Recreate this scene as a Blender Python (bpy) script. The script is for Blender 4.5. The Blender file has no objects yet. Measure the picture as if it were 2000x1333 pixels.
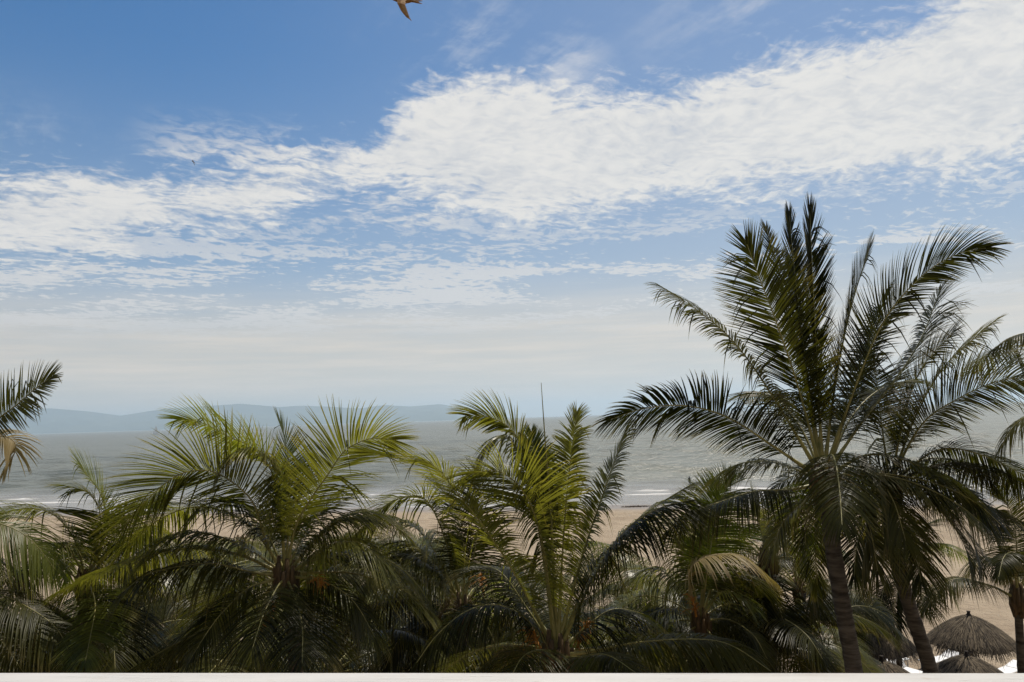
import bpy, math, random
import numpy as np
from mathutils import Vector, Matrix

random.seed(7)
rng = np.random.default_rng(11)
scene = bpy.context.scene
COL = scene.collection

# ------------------------------------------------------------------ camera
F_PX = 2000 * 28.0 / 36.0            # focal length in photograph pixels
CAM = np.array([0.0, 0.0, 13.0])     # metres above the sea
ROLL = math.radians(1.87)
PITCH = math.atan(149.3 / F_PX)
fwd = np.array([0, math.cos(PITCH), math.sin(PITCH)])
r0 = np.array([1.0, 0, 0]); u0 = np.cross(r0, fwd)
rgt = math.cos(ROLL) * r0 - math.sin(ROLL) * u0
upv = math.sin(ROLL) * r0 + math.cos(ROLL) * u0

def ray(px, py):
    return fwd + rgt * (px - 1000) / F_PX + upv * (666.5 - py) / F_PX

def at(px, py, d):
    return CAM + d * ray(px, py)

def on_z(px, py, z):
    r = ray(px, py)
    return CAM + r * (z - CAM[2]) / r[2]

cam_data = bpy.data.cameras.new('camera')
cam_data.lens = 28.0; cam_data.sensor_width = 36.0
cam_data.clip_start = 0.05; cam_data.clip_end = 200000
cam = bpy.data.objects.new('camera', cam_data); COL.objects.link(cam)
M = Matrix(((rgt[0], upv[0], -fwd[0], CAM[0]), (rgt[1], upv[1], -fwd[1], CAM[1]),
            (rgt[2], upv[2], -fwd[2], CAM[2]), (0, 0, 0, 1)))
cam.matrix_world = M
scene.camera = cam

# ------------------------------------------------------------------ light
SUN_AZ = math.radians(37)      # to the right of straight ahead, out over the sea
SUN_EL = math.radians(62)
SKY_STRENGTH = 0.09
scene.view_settings.view_transform = 'Standard'
scene.view_settings.look = 'None'
scene.view_settings.exposure = 0.0
scene.view_settings.gamma = 1.0
scene.view_settings.use_curve_mapping = False
scene.render.engine = 'CYCLES'
scene.cycles.use_denoising = True
scene.cycles.max_bounces = 5
scene.cycles.diffuse_bounces = 3
scene.cycles.glossy_bounces = 2
scene.cycles.transmission_bounces = 3
scene.cycles.debug_use_spatial_splits = True
scene.cycles.transparent_max_bounces = 8
scene.cycles.volume_bounces = 2
scene.cycles.sample_clamp_indirect = 6

sun_data = bpy.data.lights.new('sun', 'SUN')
sun_data.energy = 4.7; sun_data.angle = math.radians(0.6); sun_data.color = (1.0, 0.92, 0.80)
sun = bpy.data.objects.new('sun', sun_data); COL.objects.link(sun)
to_sun = Vector((math.sin(SUN_AZ) * math.cos(SUN_EL), math.cos(SUN_AZ) * math.cos(SUN_EL), math.sin(SUN_EL)))
sun.rotation_euler = to_sun.to_track_quat('Z', 'Y').to_euler()
sun.location = to_sun * 60

class NG:
    """small helper to write node graphs as expressions"""
    def __init__(s, tree):
        s.t = tree; s.n = tree.nodes; s.l = tree.links
    def node(s, typ, **kw):
        nd = s.n.new(typ)
        for k, v in kw.items(): setattr(nd, k, v)
        return nd
    def put(s, sock, v):
        if v is None: return
        if isinstance(v, bpy.types.NodeSocket): s.l.new(v, sock)
        else: sock.default_value = v
    def m(s, op, a, b=None, c=None, clamp=False):
        nd = s.node('ShaderNodeMath', operation=op, use_clamp=clamp)
        for i, v in enumerate((a, b, c)): s.put(nd.inputs[i], v)
        return nd.outputs[0]
    def vm(s, op, a, b=None):
        nd = s.node('ShaderNodeVectorMath', operation=op)
        s.put(nd.inputs[0], a); s.put(nd.inputs[1], b)
        return nd.outputs[0]
    def sep(s, v):
        nd = s.node('ShaderNodeSeparateXYZ'); s.put(nd.inputs[0], v); return nd.outputs
    def comb(s, x, y, z):
        nd = s.node('ShaderNodeCombineXYZ')
        for i, v in enumerate((x, y, z)): s.put(nd.inputs[i], v)
        return nd.outputs[0]
    def noise(s, vec, scale, detail=4, rough=0.55, dist=0.0):
        nd = s.node('ShaderNodeTexNoise'); s.put(nd.inputs['Vector'], vec)
        nd.inputs['Scale'].default_value = scale; nd.inputs['Detail'].default_value = detail
        nd.inputs['Roughness'].default_value = rough; nd.inputs['Distortion'].default_value = dist
        return nd.outputs['Fac']
    def smooth(s, v, a, b, lo=0.0, hi=1.0):
        nd = s.node('ShaderNodeMapRange', interpolation_type='SMOOTHSTEP')
        s.put(nd.inputs[0], v)
        for i, x in enumerate((a, b, lo, hi)): s.put(nd.inputs[1 + i], x)
        return nd.outputs[0]
    def lin(s, v, a, b, lo=0.0, hi=1.0):
        nd = s.node('ShaderNodeMapRange'); s.put(nd.inputs[0], v)
        for i, x in enumerate((a, b, lo, hi)): s.put(nd.inputs[1 + i], x)
        return nd.outputs[0]
    def mix(s, f, a, b, mode='MIX'):
        nd = s.node('ShaderNodeMix', data_type='RGBA', blend_type=mode)
        s.put(nd.inputs[0], f)
        s.put(nd.inputs[6], tuple(a) + (1,) if isinstance(a, (tuple, list)) else a)
        s.put(nd.inputs[7], tuple(b) + (1,) if isinstance(b, (tuple, list)) else b)
        return nd.outputs[2]
    def curve(s, v, pts):
        nd = s.node('ShaderNodeFloatCurve')
        c = nd.mapping.curves[0]
        nd.mapping.use_clip = False
        while len(c.points) < len(pts): c.points.new(0.5, 0.5)
        for p, (x, y) in zip(c.points, sorted(pts)):
            p.location = (x, y); p.handle_type = 'AUTO'
        nd.mapping.update()
        s.put(nd.inputs['Value'], v)
        return nd.outputs[0]

def px_azel(px, py):
    r = ray(px, py)
    return math.atan2(r[0], r[1]), math.atan2(r[2], math.hypot(r[0], r[1]))

def build_world():
    w = bpy.data.worlds.new('World'); scene.world = w; w.use_nodes = True
    w.node_tree.nodes.clear()
    g = NG(w.node_tree)
    sky = g.node('ShaderNodeTexSky', sky_type='NISHITA', sun_disc=False)
    sky.sun_elevation = SUN_EL
    sky.sun_rotation = SUN_AZ          # clockwise from +Y seen from above
    sky.altitude = 10; sky.air_density = 1.0; sky.dust_density = 0.3; sky.ozone_density = 2.6
    skyc = g.vm('SCALE', sky.outputs[0]); g.t.nodes[-1].inputs['Scale'].default_value = SKY_STRENGTH
    hs = g.node('ShaderNodeHueSaturation'); hs.inputs['Saturation'].default_value = 1.38; g.l.new(skyc, hs.inputs['Color']); skyc = hs.outputs[0]
    d = g.vm('NORMALIZE', g.node('ShaderNodeTexCoord').outputs['Generated'])
    x, y, z = g.sep(d)
    h = g.m('SQRT', g.m('ADD', g.m('MULTIPLY', x, x), g.m('MULTIPLY', y, y)))
    az = g.m('ARCTAN2', x, y)
    el = g.m('ARCTAN2', z, h)
    zz = g.m('ADD', g.m('MAXIMUM', z, 0.0), 0.07)
    # coordinates on a cloud sheet far above: keeps the cells smaller towards the horizon
    P = g.comb(g.m('DIVIDE', x, zz), g.m('DIVIDE', y, zz), 0.0)
    t = g.m('ADD', g.m('DIVIDE', az, 2 * math.pi), 0.5)
    # the long bank of altocumulus: elevation of its upper and lower edge by compass direction
    top_px = [(0, 322), (200, 330), (350, 345), (500, 300), (700, 268), (800, 190), (860, 150), (1000, 140),
              (1150, 165), (1300, 150), (1500, 105), (1700, 60), (1800, 0), (2000, -160)]
    bot_px = [(0, 512), (200, 500), (350, 462), (500, 455), (600, 395), (700, 372), (850, 405), (1000, 447),
              (1150, 435), (1300, 400), (1500, 385), (1700, 368), (1900, 350), (2000, 325)]
    def cpts(px, outside):
        out = []
        for a, b in px:
            A, E = px_azel(a, b); out.append((A / (2 * math.pi) + 0.5, E / 1.5))
        for A, E in outside: out.append((math.radians(A) / (2 * math.pi) + 0.5, math.radians(E) / 1.5))
        return out
    ctop = g.m('MULTIPLY', g.curve(t, cpts(top_px, [(-180, 40), (-120, 42), (-70, 26), (55, 52), (90, 60), (140, 48), (180, 40)])), 1.5)
    cbot = g.m('MULTIPLY', g.curve(t, cpts(bot_px, [(-180, 22), (-120, 20), (-70, 13), (55, 24), (90, 28), (140, 26), (180, 22)])), 1.5)
    warp = g.noise(P, 1.3, 5, 0.6)
    big = g.noise(P, 3.2, 6, 0.62)
    Ps = g.comb(g.m('MULTIPLY', g.sep(P)[0], 1.05), g.m('ADD', g.sep(P)[1], g.m('MULTIPLY', warp, 0.5)), 3.3)
    rx, ry, _ = g.sep(Ps)
    rip = g.noise(g.comb(g.m('ADD', g.m('MULTIPLY', rx, 0.30), g.m('MULTIPLY', ry, 0.18)), g.m('SUBTRACT', g.m('MULTIPLY', ry, 0.86), g.m('MULTIPLY', rx, 0.5)), 5.0), 25, 3, 0.5, 0.3)
    cell = g.m('ADD', g.m('MULTIPLY', g.noise(Ps, 17, 5, 0.6, 0.35), 0.6), g.m('MULTIPLY', rip, 0.4))
    fine = g.noise(Ps, 46, 3, 0.6)
    inside = g.m('MINIMUM', g.m('SUBTRACT', ctop, el), g.m('SUBTRACT', el, cbot))
    e1 = g.m('MULTIPLY', g.m('SUBTRACT', big, 0.5), 0.17)
    e2 = g.m('MULTIPLY', g.m('SUBTRACT', cell, 0.5), 0.21)
    e3 = g.m('MULTIPLY', g.m('SUBTRACT', fine, 0.5), 0.04)
    v = g.m('ADD', g.m('ADD', g.m('MULTIPLY', g.m('MINIMUM', inside, 0.075), 1.55), e1), g.m('ADD', e2, e3))
    bank = g.smooth(v, -0.022, 0.058)
    # scattered small puffs under the bank, in flat rows
    row = g.noise(g.comb(g.m('MULTIPLY', g.sep(P)[0], 0.55), g.sep(P)[1], 9.1), 2.4, 6, 0.6)
    low_a = g.smooth(el, math.radians(5.0), math.radians(8.2))
    low_b = g.smooth(el, math.radians(17.0), math.radians(9.5))
    side = g.smooth(az, math.radians(16), math.radians(-8), 0.0, 0.085)
    pv = g.m('ADD', g.m('SUBTRACT', row, 0.535), g.m('ADD', side, g.m('MULTIPLY', g.m('SUBTRACT', cell, 0.5), 0.95)))
    puffs = g.m('MULTIPLY', g.m('MULTIPLY', g.smooth(pv, 0.01, 0.12), 0.85), g.m('MULTIPLY', low_a, low_b))
    # loose cloudlets beside the upper edge of the bank
    z2 = g.m('MULTIPLY', g.m('MULTIPLY', g.smooth(el, math.radians(11.5), math.radians(14)), g.smooth(el, math.radians(21.5), math.radians(18))),
             g.m('MULTIPLY', g.smooth(az, math.radians(-27), math.radians(-21)), g.smooth(az, math.radians(3), math.radians(-6))))
    pv2 = g.m('ADD', g.m('MULTIPLY', g.m('SUBTRACT', cell, 0.5), 0.6), g.m('MULTIPLY', g.m('SUBTRACT', row, 0.5), 0.9))
    puffs = g.m('MAXIMUM', puffs, g.m('MULTIPLY', g.m('MULTIPLY', g.smooth(pv2, -0.01, 0.14), 0.8), z2))
    # high torn wisps above the bank
    wis = g.noise(g.comb(g.m('ADD', g.m('MULTIPLY', g.sep(P)[0], 1.4), g.m('MULTIPLY', g.sep(P)[1], 0.8)), g.m('MULTIPLY', g.sep(P)[1], 0.5), 1.7), 1.9, 7, 0.66)
    def patch(a0, e0, wa, we):
        da = g.m('DIVIDE', g.m('SUBTRACT', az, math.radians(a0)), math.radians(wa)); de = g.m('DIVIDE', g.m('SUBTRACT', el, math.radians(e0)), math.radians(we))
        return g.m('EXPONENT', g.m('MULTIPLY', g.m('ADD', g.m('MULTIPLY', da, da), g.m('MULTIPLY', de, de)), -1.0))
    pat = g.m('MAXIMUM', g.m('MAXIMUM', patch(-2.8, 26.5, 3.6, 2.6), patch(20, 26.5, 6, 2.2)), g.m('MAXIMUM', patch(-34, 17.5, 4, 1.6), patch(4.5, 25, 2.2, 1.6)))
    wisp = g.m('MULTIPLY', g.m('MULTIPLY', g.smooth(g.m('ADD', wis, g.m('MULTIPLY', g.m('SUBTRACT', cell, 0.5), 0.35)), 0.42, 0.74), g.m('POWER', pat, 0.6)), 0.8)
    # thin milky veil towards the horizon
    band = g.noise(g.comb(g.m('MULTIPLY', az, 2.2), g.m('MULTIPLY', el, 34.0), 0.0), 1.6, 5, 0.6)
    veil = g.m('MULTIPLY', g.smooth(el, math.radians(11.5), math.radians(4.5)), g.lin(band, 0.3, 0.7, 0.62, 0.98))
    thin = g.m('ADD', g.smooth(el, math.radians(26), math.radians(6), 0.0, 0.34), g.smooth(az, math.radians(-26), math.radians(18), 0.0, 0.22))
    shade = g.m('ADD', g.m('MULTIPLY', cell, 0.6), g.m('MULTIPLY', big, 0.4))
    ccol = g.mix(g.smooth(shade, 0.34, 0.60), (0.585, 0.60, 0.63), (0.79, 0.77, 0.74))
    vcol = g.mix(g.smooth(band, 0.35, 0.7), (0.72, 0.615, 0.50), (0.83, 0.71, 0.58))
    c = g.mix(thin, skyc, (0.49, 0.495, 0.51))
    c = g.mix(wisp, c, (0.66, 0.67, 0.70))
    c = g.mix(veil, c, vcol)
    c = g.mix(puffs, c, (0.70, 0.69, 0.685))
    c = g.mix(bank, c, ccol)
    bg = g.node('ShaderNodeBackground'); g.put(bg.inputs[0], c); bg.inputs[1].default_value = 1.0
    out = g.node('ShaderNodeOutputWorld'); g.l.new(bg.outputs[0], out.inputs[0])
build_world()

# ------------------------------------------------------------------ helpers
def tag(o, label=None, cat=None, group=None, kind=None):
    if label: o['label'] = label
    if cat: o['category'] = cat
    if group: o['group'] = group
    if kind: o['kind'] = kind
    return o

def mesh_obj(name, verts, faces, mat, parent=None, smooth=False, attrs=None):
    me = bpy.data.meshes.new(name)
    me.from_pydata([tuple(map(float, v)) for v in verts], [], faces)
    return finish(name, me, mat, parent, smooth, attrs)

def mesh_np(name, verts, quads, tris, mat, parent=None, smooth=False, attrs=None):
    """fast mesh from numpy arrays of quads and triangles"""
    me = bpy.data.meshes.new(name)
    nq, nt = len(quads), len(tris)
    me.vertices.add(len(verts)); me.vertices.foreach_set('co', np.asarray(verts, np.float32).ravel())
    li = np.concatenate([np.asarray(quads, np.int32).ravel(), np.asarray(tris, np.int32).ravel()])
    me.loops.add(len(li)); me.loops.foreach_set('vertex_index', li)
    me.polygons.add(nq + nt)
    st = np.concatenate([np.arange(nq) * 4, nq * 4 + np.arange(nt) * 3]).astype(np.int32)
    me.polygons.foreach_set('loop_start', st)
    me.update(calc_edges=True)
    return finish(name, me, mat, parent, smooth, attrs)

def finish(name, me, mat, parent, smooth, attrs):
    if mat: me.materials.append(mat)
    if smooth: me.polygons.foreach_set('use_smooth', [True] * len(me.polygons))
    for k, arr in (attrs or {}).items():
        a = me.attributes.new(k, 'FLOAT', 'POINT'); a.data.foreach_set('value', np.asarray(arr, np.float32))
    o = bpy.data.objects.new(name, me); COL.objects.link(o)
    if parent: o.parent = parent
    return o

def empty(name, loc):
    o = bpy.data.objects.new(name, None); COL.objects.link(o); o.location = tuple(loc); return o

def dup(o, parent=None):
    c = o.copy(); COL.objects.link(c)
    if parent: c.parent = parent
    for ch in list(o.children): dup(ch, c)
    return c

def new_mat(name):
    m = bpy.data.materials.new(name); m.use_nodes = True; m.node_tree.nodes.clear()
    g = NG(m.node_tree)
    out = g.node('ShaderNodeOutputMaterial')
    return m, g, out

def bsdf(g, out, col, rough=0.6, spec=0.4, normal=None, **kw):
    b = g.node('ShaderNodeBsdfPrincipled')
    g.put(b.inputs['Base Color'], tuple(col) + (1,) if isinstance(col, tuple) else col)
    g.put(b.inputs['Roughness'], rough); g.put(b.inputs['Specular IOR Level'], spec)
    if normal is not None: g.l.new(normal, b.inputs['Normal'])
    for k, v in kw.items(): g.put(b.inputs[k], v)
    if out is not None: g.l.new(b.outputs[0], out.inputs['Surface'])
    return b

def bump(g, hgt, strength, dist=0.02):
    b = g.node('ShaderNodeBump'); g.put(b.inputs['Height'], hgt)
    g.put(b.inputs['Strength'], strength); g.put(b.inputs['Distance'], dist)
    return b.outputs[0]

def crom(P, n):
    """Catmull-Rom through the points P, n samples evenly spaced by length"""
    P = np.asarray(P, float)
    Q = np.vstack([2 * P[0] - P[1], P, 2 * P[-1] - P[-2]])
    out = []
    for i in range(1, len(Q) - 2):
        a, b, c, d = Q[i - 1], Q[i], Q[i + 1], Q[i + 2]
        t = np.linspace(0, 1, 24, endpoint=False)[:, None]
        out.append(0.5 * (2 * b + (c - a) * t + (2 * a - 5 * b + 4 * c - d) * t ** 2 + (3 * b - a - 3 * c + d) * t ** 3))
    out = np.vstack(out + [P[-1:]])
    L = np.concatenate([[0], np.cumsum(np.linalg.norm(np.diff(out, axis=0), axis=1))])
    s = np.linspace(0, L[-1], n)
    return np.stack([np.interp(s, L, out[:, k]) for k in range(3)], 1), L[-1]

def unit(v):
    return v / np.maximum(np.linalg.norm(v, axis=-1, keepdims=True), 1e-9)

def tube(C, R, sides=6, flat=1.0):
    """tube along centres C with radii R; returns verts, quads"""
    C = np.asarray(C); n = len(C)
    T = unit(np.gradient(C, axis=0))
    ref = np.array([0.31, 0.9, 0.12])
    A = unit(np.cross(T, ref)); B = np.cross(T, A)
    th = np.linspace(0, 2 * np.pi, sides, endpoint=False)
    R = np.asarray(R)[:, None, None]
    V = C[:, None, :] + R * (np.cos(th)[None, :, None] * A[:, None, :] + flat * np.sin(th)[None, :, None] * B[:, None, :])
    i, j = np.meshgrid(np.arange(n - 1), np.arange(sides), indexing='ij')
    j2 = (j + 1) % sides
    Q = np.stack([i * sides + j, i * sides + j2, (i + 1) * sides + j2, (i + 1) * sides + j], -1).reshape(-1, 4)
    return V.reshape(-1, 3), Q

class MB:
    """collects boxes and tubes into one mesh"""
    def __init__(s): s.v = []; s.f = []
    def add(s, V, F):
        o = len(s.v); s.v += [tuple(map(float, p)) for p in V]; s.f += [tuple(int(i) + o for i in q) for q in F]
    def tube(s, C, R, sides=8, cap=True):
        V, Q = tube(np.asarray(C, float), R, sides)
        o = len(s.v); s.add(V, Q)
        if cap:
            s.f.append(tuple(o + i for i in range(sides))[::-1])
            s.f.append(tuple(len(s.v) - sides + i for i in range(sides)))
    def box(s, c, size, rot=None, bev=0.0):
        c = np.asarray(c, float); hx, hy, hz = np.asarray(size) / 2
        b = min(bev, hx, hy, hz)
        if b <= 0:
            V = np.array([(x, y, z) for z in (-hz, hz) for x, y in ((-hx, -hy), (hx, -hy), (hx, hy), (-hx, hy))])
            F = [(3, 2, 1, 0), (4, 5, 6, 7), (0, 1, 5, 4), (1, 2, 6, 5), (2, 3, 7, 6), (3, 0, 4, 7)]
        else:
            ring = lambda z, i: [(-hx + i, -hy + i * 1, z), (hx - i, -hy + i, z), (hx - i, hy - i, z), (-hx + i, hy - i, z)]
            V = np.array(ring(-hz, b) + ring(-hz + b, 0) + ring(hz - b, 0) + ring(hz, b))
            F = [(3, 2, 1, 0), (12, 13, 14, 15)]
            for k in range(3):
                for q in range(4):
                    F.append((k * 4 + q, k * 4 + (q + 1) % 4, k * 4 + 4 + (q + 1) % 4, k * 4 + 4 + q))
        if rot is not None: V = V @ np.asarray(rot).T
        s.add(V + c, F)
    def build(s, name, mat, parent=None, smooth=False):
        return mesh_obj(name, s.v, s.f, mat, parent, smooth)

def rotz(a):
    c, s_ = math.cos(a), math.sin(a); return np.array([[c, -s_, 0], [s_, c, 0], [0, 0, 1.0]])
def rotx(a):
    c, s_ = math.cos(a), math.sin(a); return np.array([[1, 0, 0], [0, c, -s_], [0, s_, c]])

def vnoise(x, y, seed=0):
    """cheap smooth value noise on numpy arrays"""
    xi, yi = np.floor(x).astype(np.int64), np.floor(y).astype(np.int64)
    xf, yf = x - xi, y - yi
    def hsh(a, b):
        n = (a * 374761393 + b * 668265263 + seed * 144269) & 0x7fffffff
        n = (n ^ (n >> 13)) * 1274126177 & 0x7fffffff
        return ((n ^ (n >> 16)) & 0xffff) / 65535.0
    u, v = xf * xf * (3 - 2 * xf), yf * yf * (3 - 2 * yf)
    return (hsh(xi, yi) * (1 - u) + hsh(xi + 1, yi) * u) * (1 - v) + (hsh(xi, yi + 1) * (1 - u) + hsh(xi + 1, yi + 1) * u) * v

# ------------------------------------------------------------------ materials
SHORE_Y, SHORE_K = 118.8, 0.187          # the water's edge runs Y = SHORE_Y - SHORE_K * X
def shore_s(x, y): return (y - SHORE_Y + SHORE_K * x) / 1.017

def s_nodes(g):
    P = g.node('ShaderNodeNewGeometry').outputs['Position']
    x, y, z = g.sep(P)
    s = g.m('DIVIDE', g.m('ADD', g.m('SUBTRACT', y, SHORE_Y), g.m('MULTIPLY', x, SHORE_K)), 1.017)
    return P, x, y, s

def mat_sand():
    m, g, out = new_mat('sand')
    P, x, y, s = s_nodes(g)
    n1 = g.noise(P, 0.22, 5, 0.6); n2 = g.noise(P, 3.0, 4, 0.65); n3 = g.noise(P, 26, 3, 0.6)
    c = g.mix(g.smooth(n1, 0.3, 0.7), (0.30, 0.23, 0.155), (0.395, 0.315, 0.22))
    c = g.mix(g.smooth(n2, 0.5, 0.75, 0, 0.35), c, (0.27, 0.20, 0.13))
    c = g.mix(g.smooth(n3, 0.62, 0.75, 0, 0.4), c, (0.20, 0.15, 0.10))
    wet = g.smooth(g.m('ADD', s, g.m('MULTIPLY', n1, 6.0)), -9.0, -1.0)
    c = g.mix(wet, c, (0.20, 0.165, 0.13))
    n4 = g.noise(P, 0.9, 4, 0.7)
    hgt = g.m('ADD', g.m('MULTIPLY', n4, 2.2), g.m('ADD', g.m('MULTIPLY', n2, 1.0), g.m('MULTIPLY', n3, 0.2)))
    c = g.mix(g.smooth(n4, 0.48, 0.72, 0, 0.4), c, (0.24, 0.185, 0.125))
    dry = g.m('SUBTRACT', 1.0, wet)
    bsdf(g, out, c, g.lin(wet, 0, 1, 0.95, 0.35), 0.3, bump(g, hgt, g.m('MULTIPLY', dry, 1.0), 0.22))
    return m

def mat_sea():
    m, g, out = new_mat('sea_water')
    P, x, y, s = s_nodes(g)
    Pst = g.comb(g.m('MULTIPLY', x, 0.42), y, 0.0)
    w1 = g.noise(Pst, 0.11, 4, 0.6); w2 = g.noise(Pst, 0.5, 4, 0.62); w3 = g.noise(Pst, 2.2, 3, 0.6)
    mur = g.noise(Pst, 0.018, 4, 0.6)
    col = g.mix(g.smooth(mur, 0.3, 0.7), (0.105, 0.11, 0.08), (0.16, 0.16, 0.118))
    col = g.mix(g.smooth(s, 55, 8), col, (0.20, 0.175, 0.14))
    calm = g.smooth(s, 26, 52, 0.22, 1.0)
    hgt = g.m('ADD', g.m('MULTIPLY', w1, 1.2), g.m('ADD', g.m('MULTIPLY', w2, 0.55), g.m('MULTIPLY', w3, 0.14)))
    nrm = bump(g, hgt, calm, 1.7)
    # broken lines of foam close to the water's edge, and whitecaps out at sea
    fw = g.m('ADD', s, g.m('MULTIPLY', g.m('SUBTRACT', g.noise(g.comb(g.m('MULTIPLY', x, 0.5), y, 0.0), 0.05, 4, 0.6), 0.5), 11.0))
    brk = g.noise(g.comb(g.m('MULTIPLY', x, 0.35), y, 4.0), 0.30, 5, 0.7)
    def line(pos, wid, keep):
        a = g.m('MULTIPLY', g.smooth(fw, pos - wid, pos), g.smooth(fw, pos + wid * 0.35, pos))
        return g.m('MULTIPLY', a, g.smooth(brk, keep, keep + 0.12))
    foam = g.m('MAXIMUM', g.m('MAXIMUM', line(1.0, 1.6, 0.36), line(15.0, 2.6, 0.42)), g.m('MAXIMUM', line(22.0, 3.0, 0.46), line(47.0, 2.2, 0.60)))
    cap = g.m('MULTIPLY', g.smooth(g.noise(Pst, 0.06, 6, 0.75), 0.745, 0.79), g.smooth(s, 60, 160))
    foam = g.m('MAXIMUM', foam, g.m('MULTIPLY', cap, 0.8))
    col = g.mix(g.m('MULTIPLY', foam, 0.85), col, (0.72, 0.71, 0.68))
    rough = g.m('ADD', g.lin(calm, 0.2, 1, 0.18, 0.28), g.m('MULTIPLY', foam, 0.5))
    bsdf(g, out, col, rough, 0.5, nrm, IOR=1.33)
    return m

def mat_leaf(name, dark, light, tipc, transl=0.42, rough=0.31, tipk=0.65, spec=0.22):
    m, g, out = new_mat(name)
    var = g.node('ShaderNodeAttribute', attribute_name='var').outputs['Fac']
    alo = g.node('ShaderNodeAttribute', attribute_name='along').outputs['Fac']
    rnd = g.node('ShaderNodeObjectInfo').outputs['Random']
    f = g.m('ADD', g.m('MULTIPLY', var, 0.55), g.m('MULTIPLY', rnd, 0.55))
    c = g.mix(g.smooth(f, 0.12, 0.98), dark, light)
    tip = g.m('MULTIPLY', g.smooth(g.m('ADD', alo, g.m('MULTIPLY', var, 0.35)), 0.86, 1.25), tipk)
    c = g.mix(tip, c, tipc)
    b = bsdf(g, None, c, rough, spec)
    tr = g.node('ShaderNodeBsdfTranslucent')
    g.put(tr.inputs[0], g.mix(1.0, c, (2.1, 2.1, 0.75), 'MULTIPLY'))
    mx = g.node('ShaderNodeMixShader'); mx.inputs[0].default_value = transl
    g.l.new(b.outputs[0], mx.inputs[1]); g.l.new(tr.outputs[0], mx.inputs[2]); g.l.new(mx.outputs[0], out.inputs['Surface'])
    return m

def mat_plain(name, a, b, scale=4, rough=0.7, spec=0.3, bs=0.3, dist=0.02, stretch=(1, 1, 1), transl=0.0):
    m, g, out = new_mat(name)
    P = g.node('ShaderNodeTexCoord').outputs['Object']
    n = g.noise(g.vm('MULTIPLY', P, tuple(stretch)), scale, 5, 0.6)
    c = g.mix(g.smooth(n, 0.3, 0.7), a, b)
    bsdf(g, out, c, rough, spec, bump(g, n, bs, dist))
    return m

MAT = {
    'sand': mat_sand(), 'sea': mat_sea(),
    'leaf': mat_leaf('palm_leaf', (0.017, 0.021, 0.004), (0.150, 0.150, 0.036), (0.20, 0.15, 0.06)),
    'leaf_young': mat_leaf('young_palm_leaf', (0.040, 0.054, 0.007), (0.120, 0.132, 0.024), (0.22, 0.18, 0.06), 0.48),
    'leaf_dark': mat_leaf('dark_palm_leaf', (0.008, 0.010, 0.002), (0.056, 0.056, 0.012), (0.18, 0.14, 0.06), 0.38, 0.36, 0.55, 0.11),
    'leaf_dry': mat_leaf('dry_palm_leaf', (0.12, 0.09, 0.04), (0.27, 0.21, 0.10), (0.26, 0.19, 0.10), 0.3, 0.5),
    'midrib': mat_plain('midrib', (0.16, 0.15, 0.035), (0.30, 0.26, 0.08), 3, 0.45, 0.5, 0.1),
    'midrib_dry': mat_plain('dry_midrib', (0.22, 0.16, 0.07), (0.36, 0.29, 0.15), 3, 0.6, 0.4, 0.1),
    'bark': mat_plain('palm_bark', (0.035, 0.029, 0.023), (0.115, 0.098, 0.078), 2.2, 0.9, 0.15, 0.8, 0.04, (1, 1, 5)),
    'flower': mat_plain('palm_flower', (0.26, 0.10, 0.012), (0.44, 0.20, 0.03), 9, 0.6, 0.3, 0.3),
    'fibre': mat_plain('palm_fibre', (0.055, 0.036, 0.018), (0.13, 0.085, 0.04), 14, 0.85, 0.2, 0.6, 0.03, (1, 1, 0.3)),
    'thatch': mat_plain('thatch', (0.055, 0.043, 0.032), (0.20, 0.165, 0.12), 5, 0.9, 0.15, 0.8, 0.03, (3, 3, 1)),
    'wood': mat_plain('pole_wood', (0.06, 0.042, 0.03), (0.13, 0.095, 0.065), 6, 0.8, 0.2, 0.4, 0.02, (1, 1, 0.2)),
    'sling': mat_plain('white_sling', (0.74, 0.73, 0.71), (0.82, 0.81, 0.79), 8, 0.7, 0.3, 0.1),
    'plastic': mat_plain('white_plastic', (0.62, 0.60, 0.56), (0.76, 0.75, 0.72), 3, 0.4, 0.5, 0.05),
    'hill': mat_plain('forest_hill', (0.035, 0.05, 0.03), (0.075, 0.085, 0.05), 0.0009, 1.0, 0.0, 0.0),
    'feather': mat_plain('brown_feather', (0.15, 0.07, 0.02), (0.30, 0.16, 0.05), 30, 0.75, 0.2, 0.2, 0.005),
    'feather_dark': mat_plain('dark_feather', (0.02, 0.018, 0.018), (0.05, 0.042, 0.04), 20, 0.7, 0.2, 0.1),
    'sail': mat_plain('sail_cloth', (0.78, 0.78, 0.77), (0.84, 0.84, 0.83), 0.3, 0.8, 0.2, 0.0),
    'hull': mat_plain('boat_hull', (0.55, 0.56, 0.57), (0.7, 0.7, 0.7), 0.3, 0.4, 0.5, 0.0),
    'cloth': mat_plain('dark_cloth', (0.025, 0.028, 0.04), (0.055, 0.06, 0.075), 8, 0.9, 0.1, 0.1),
}

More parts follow.
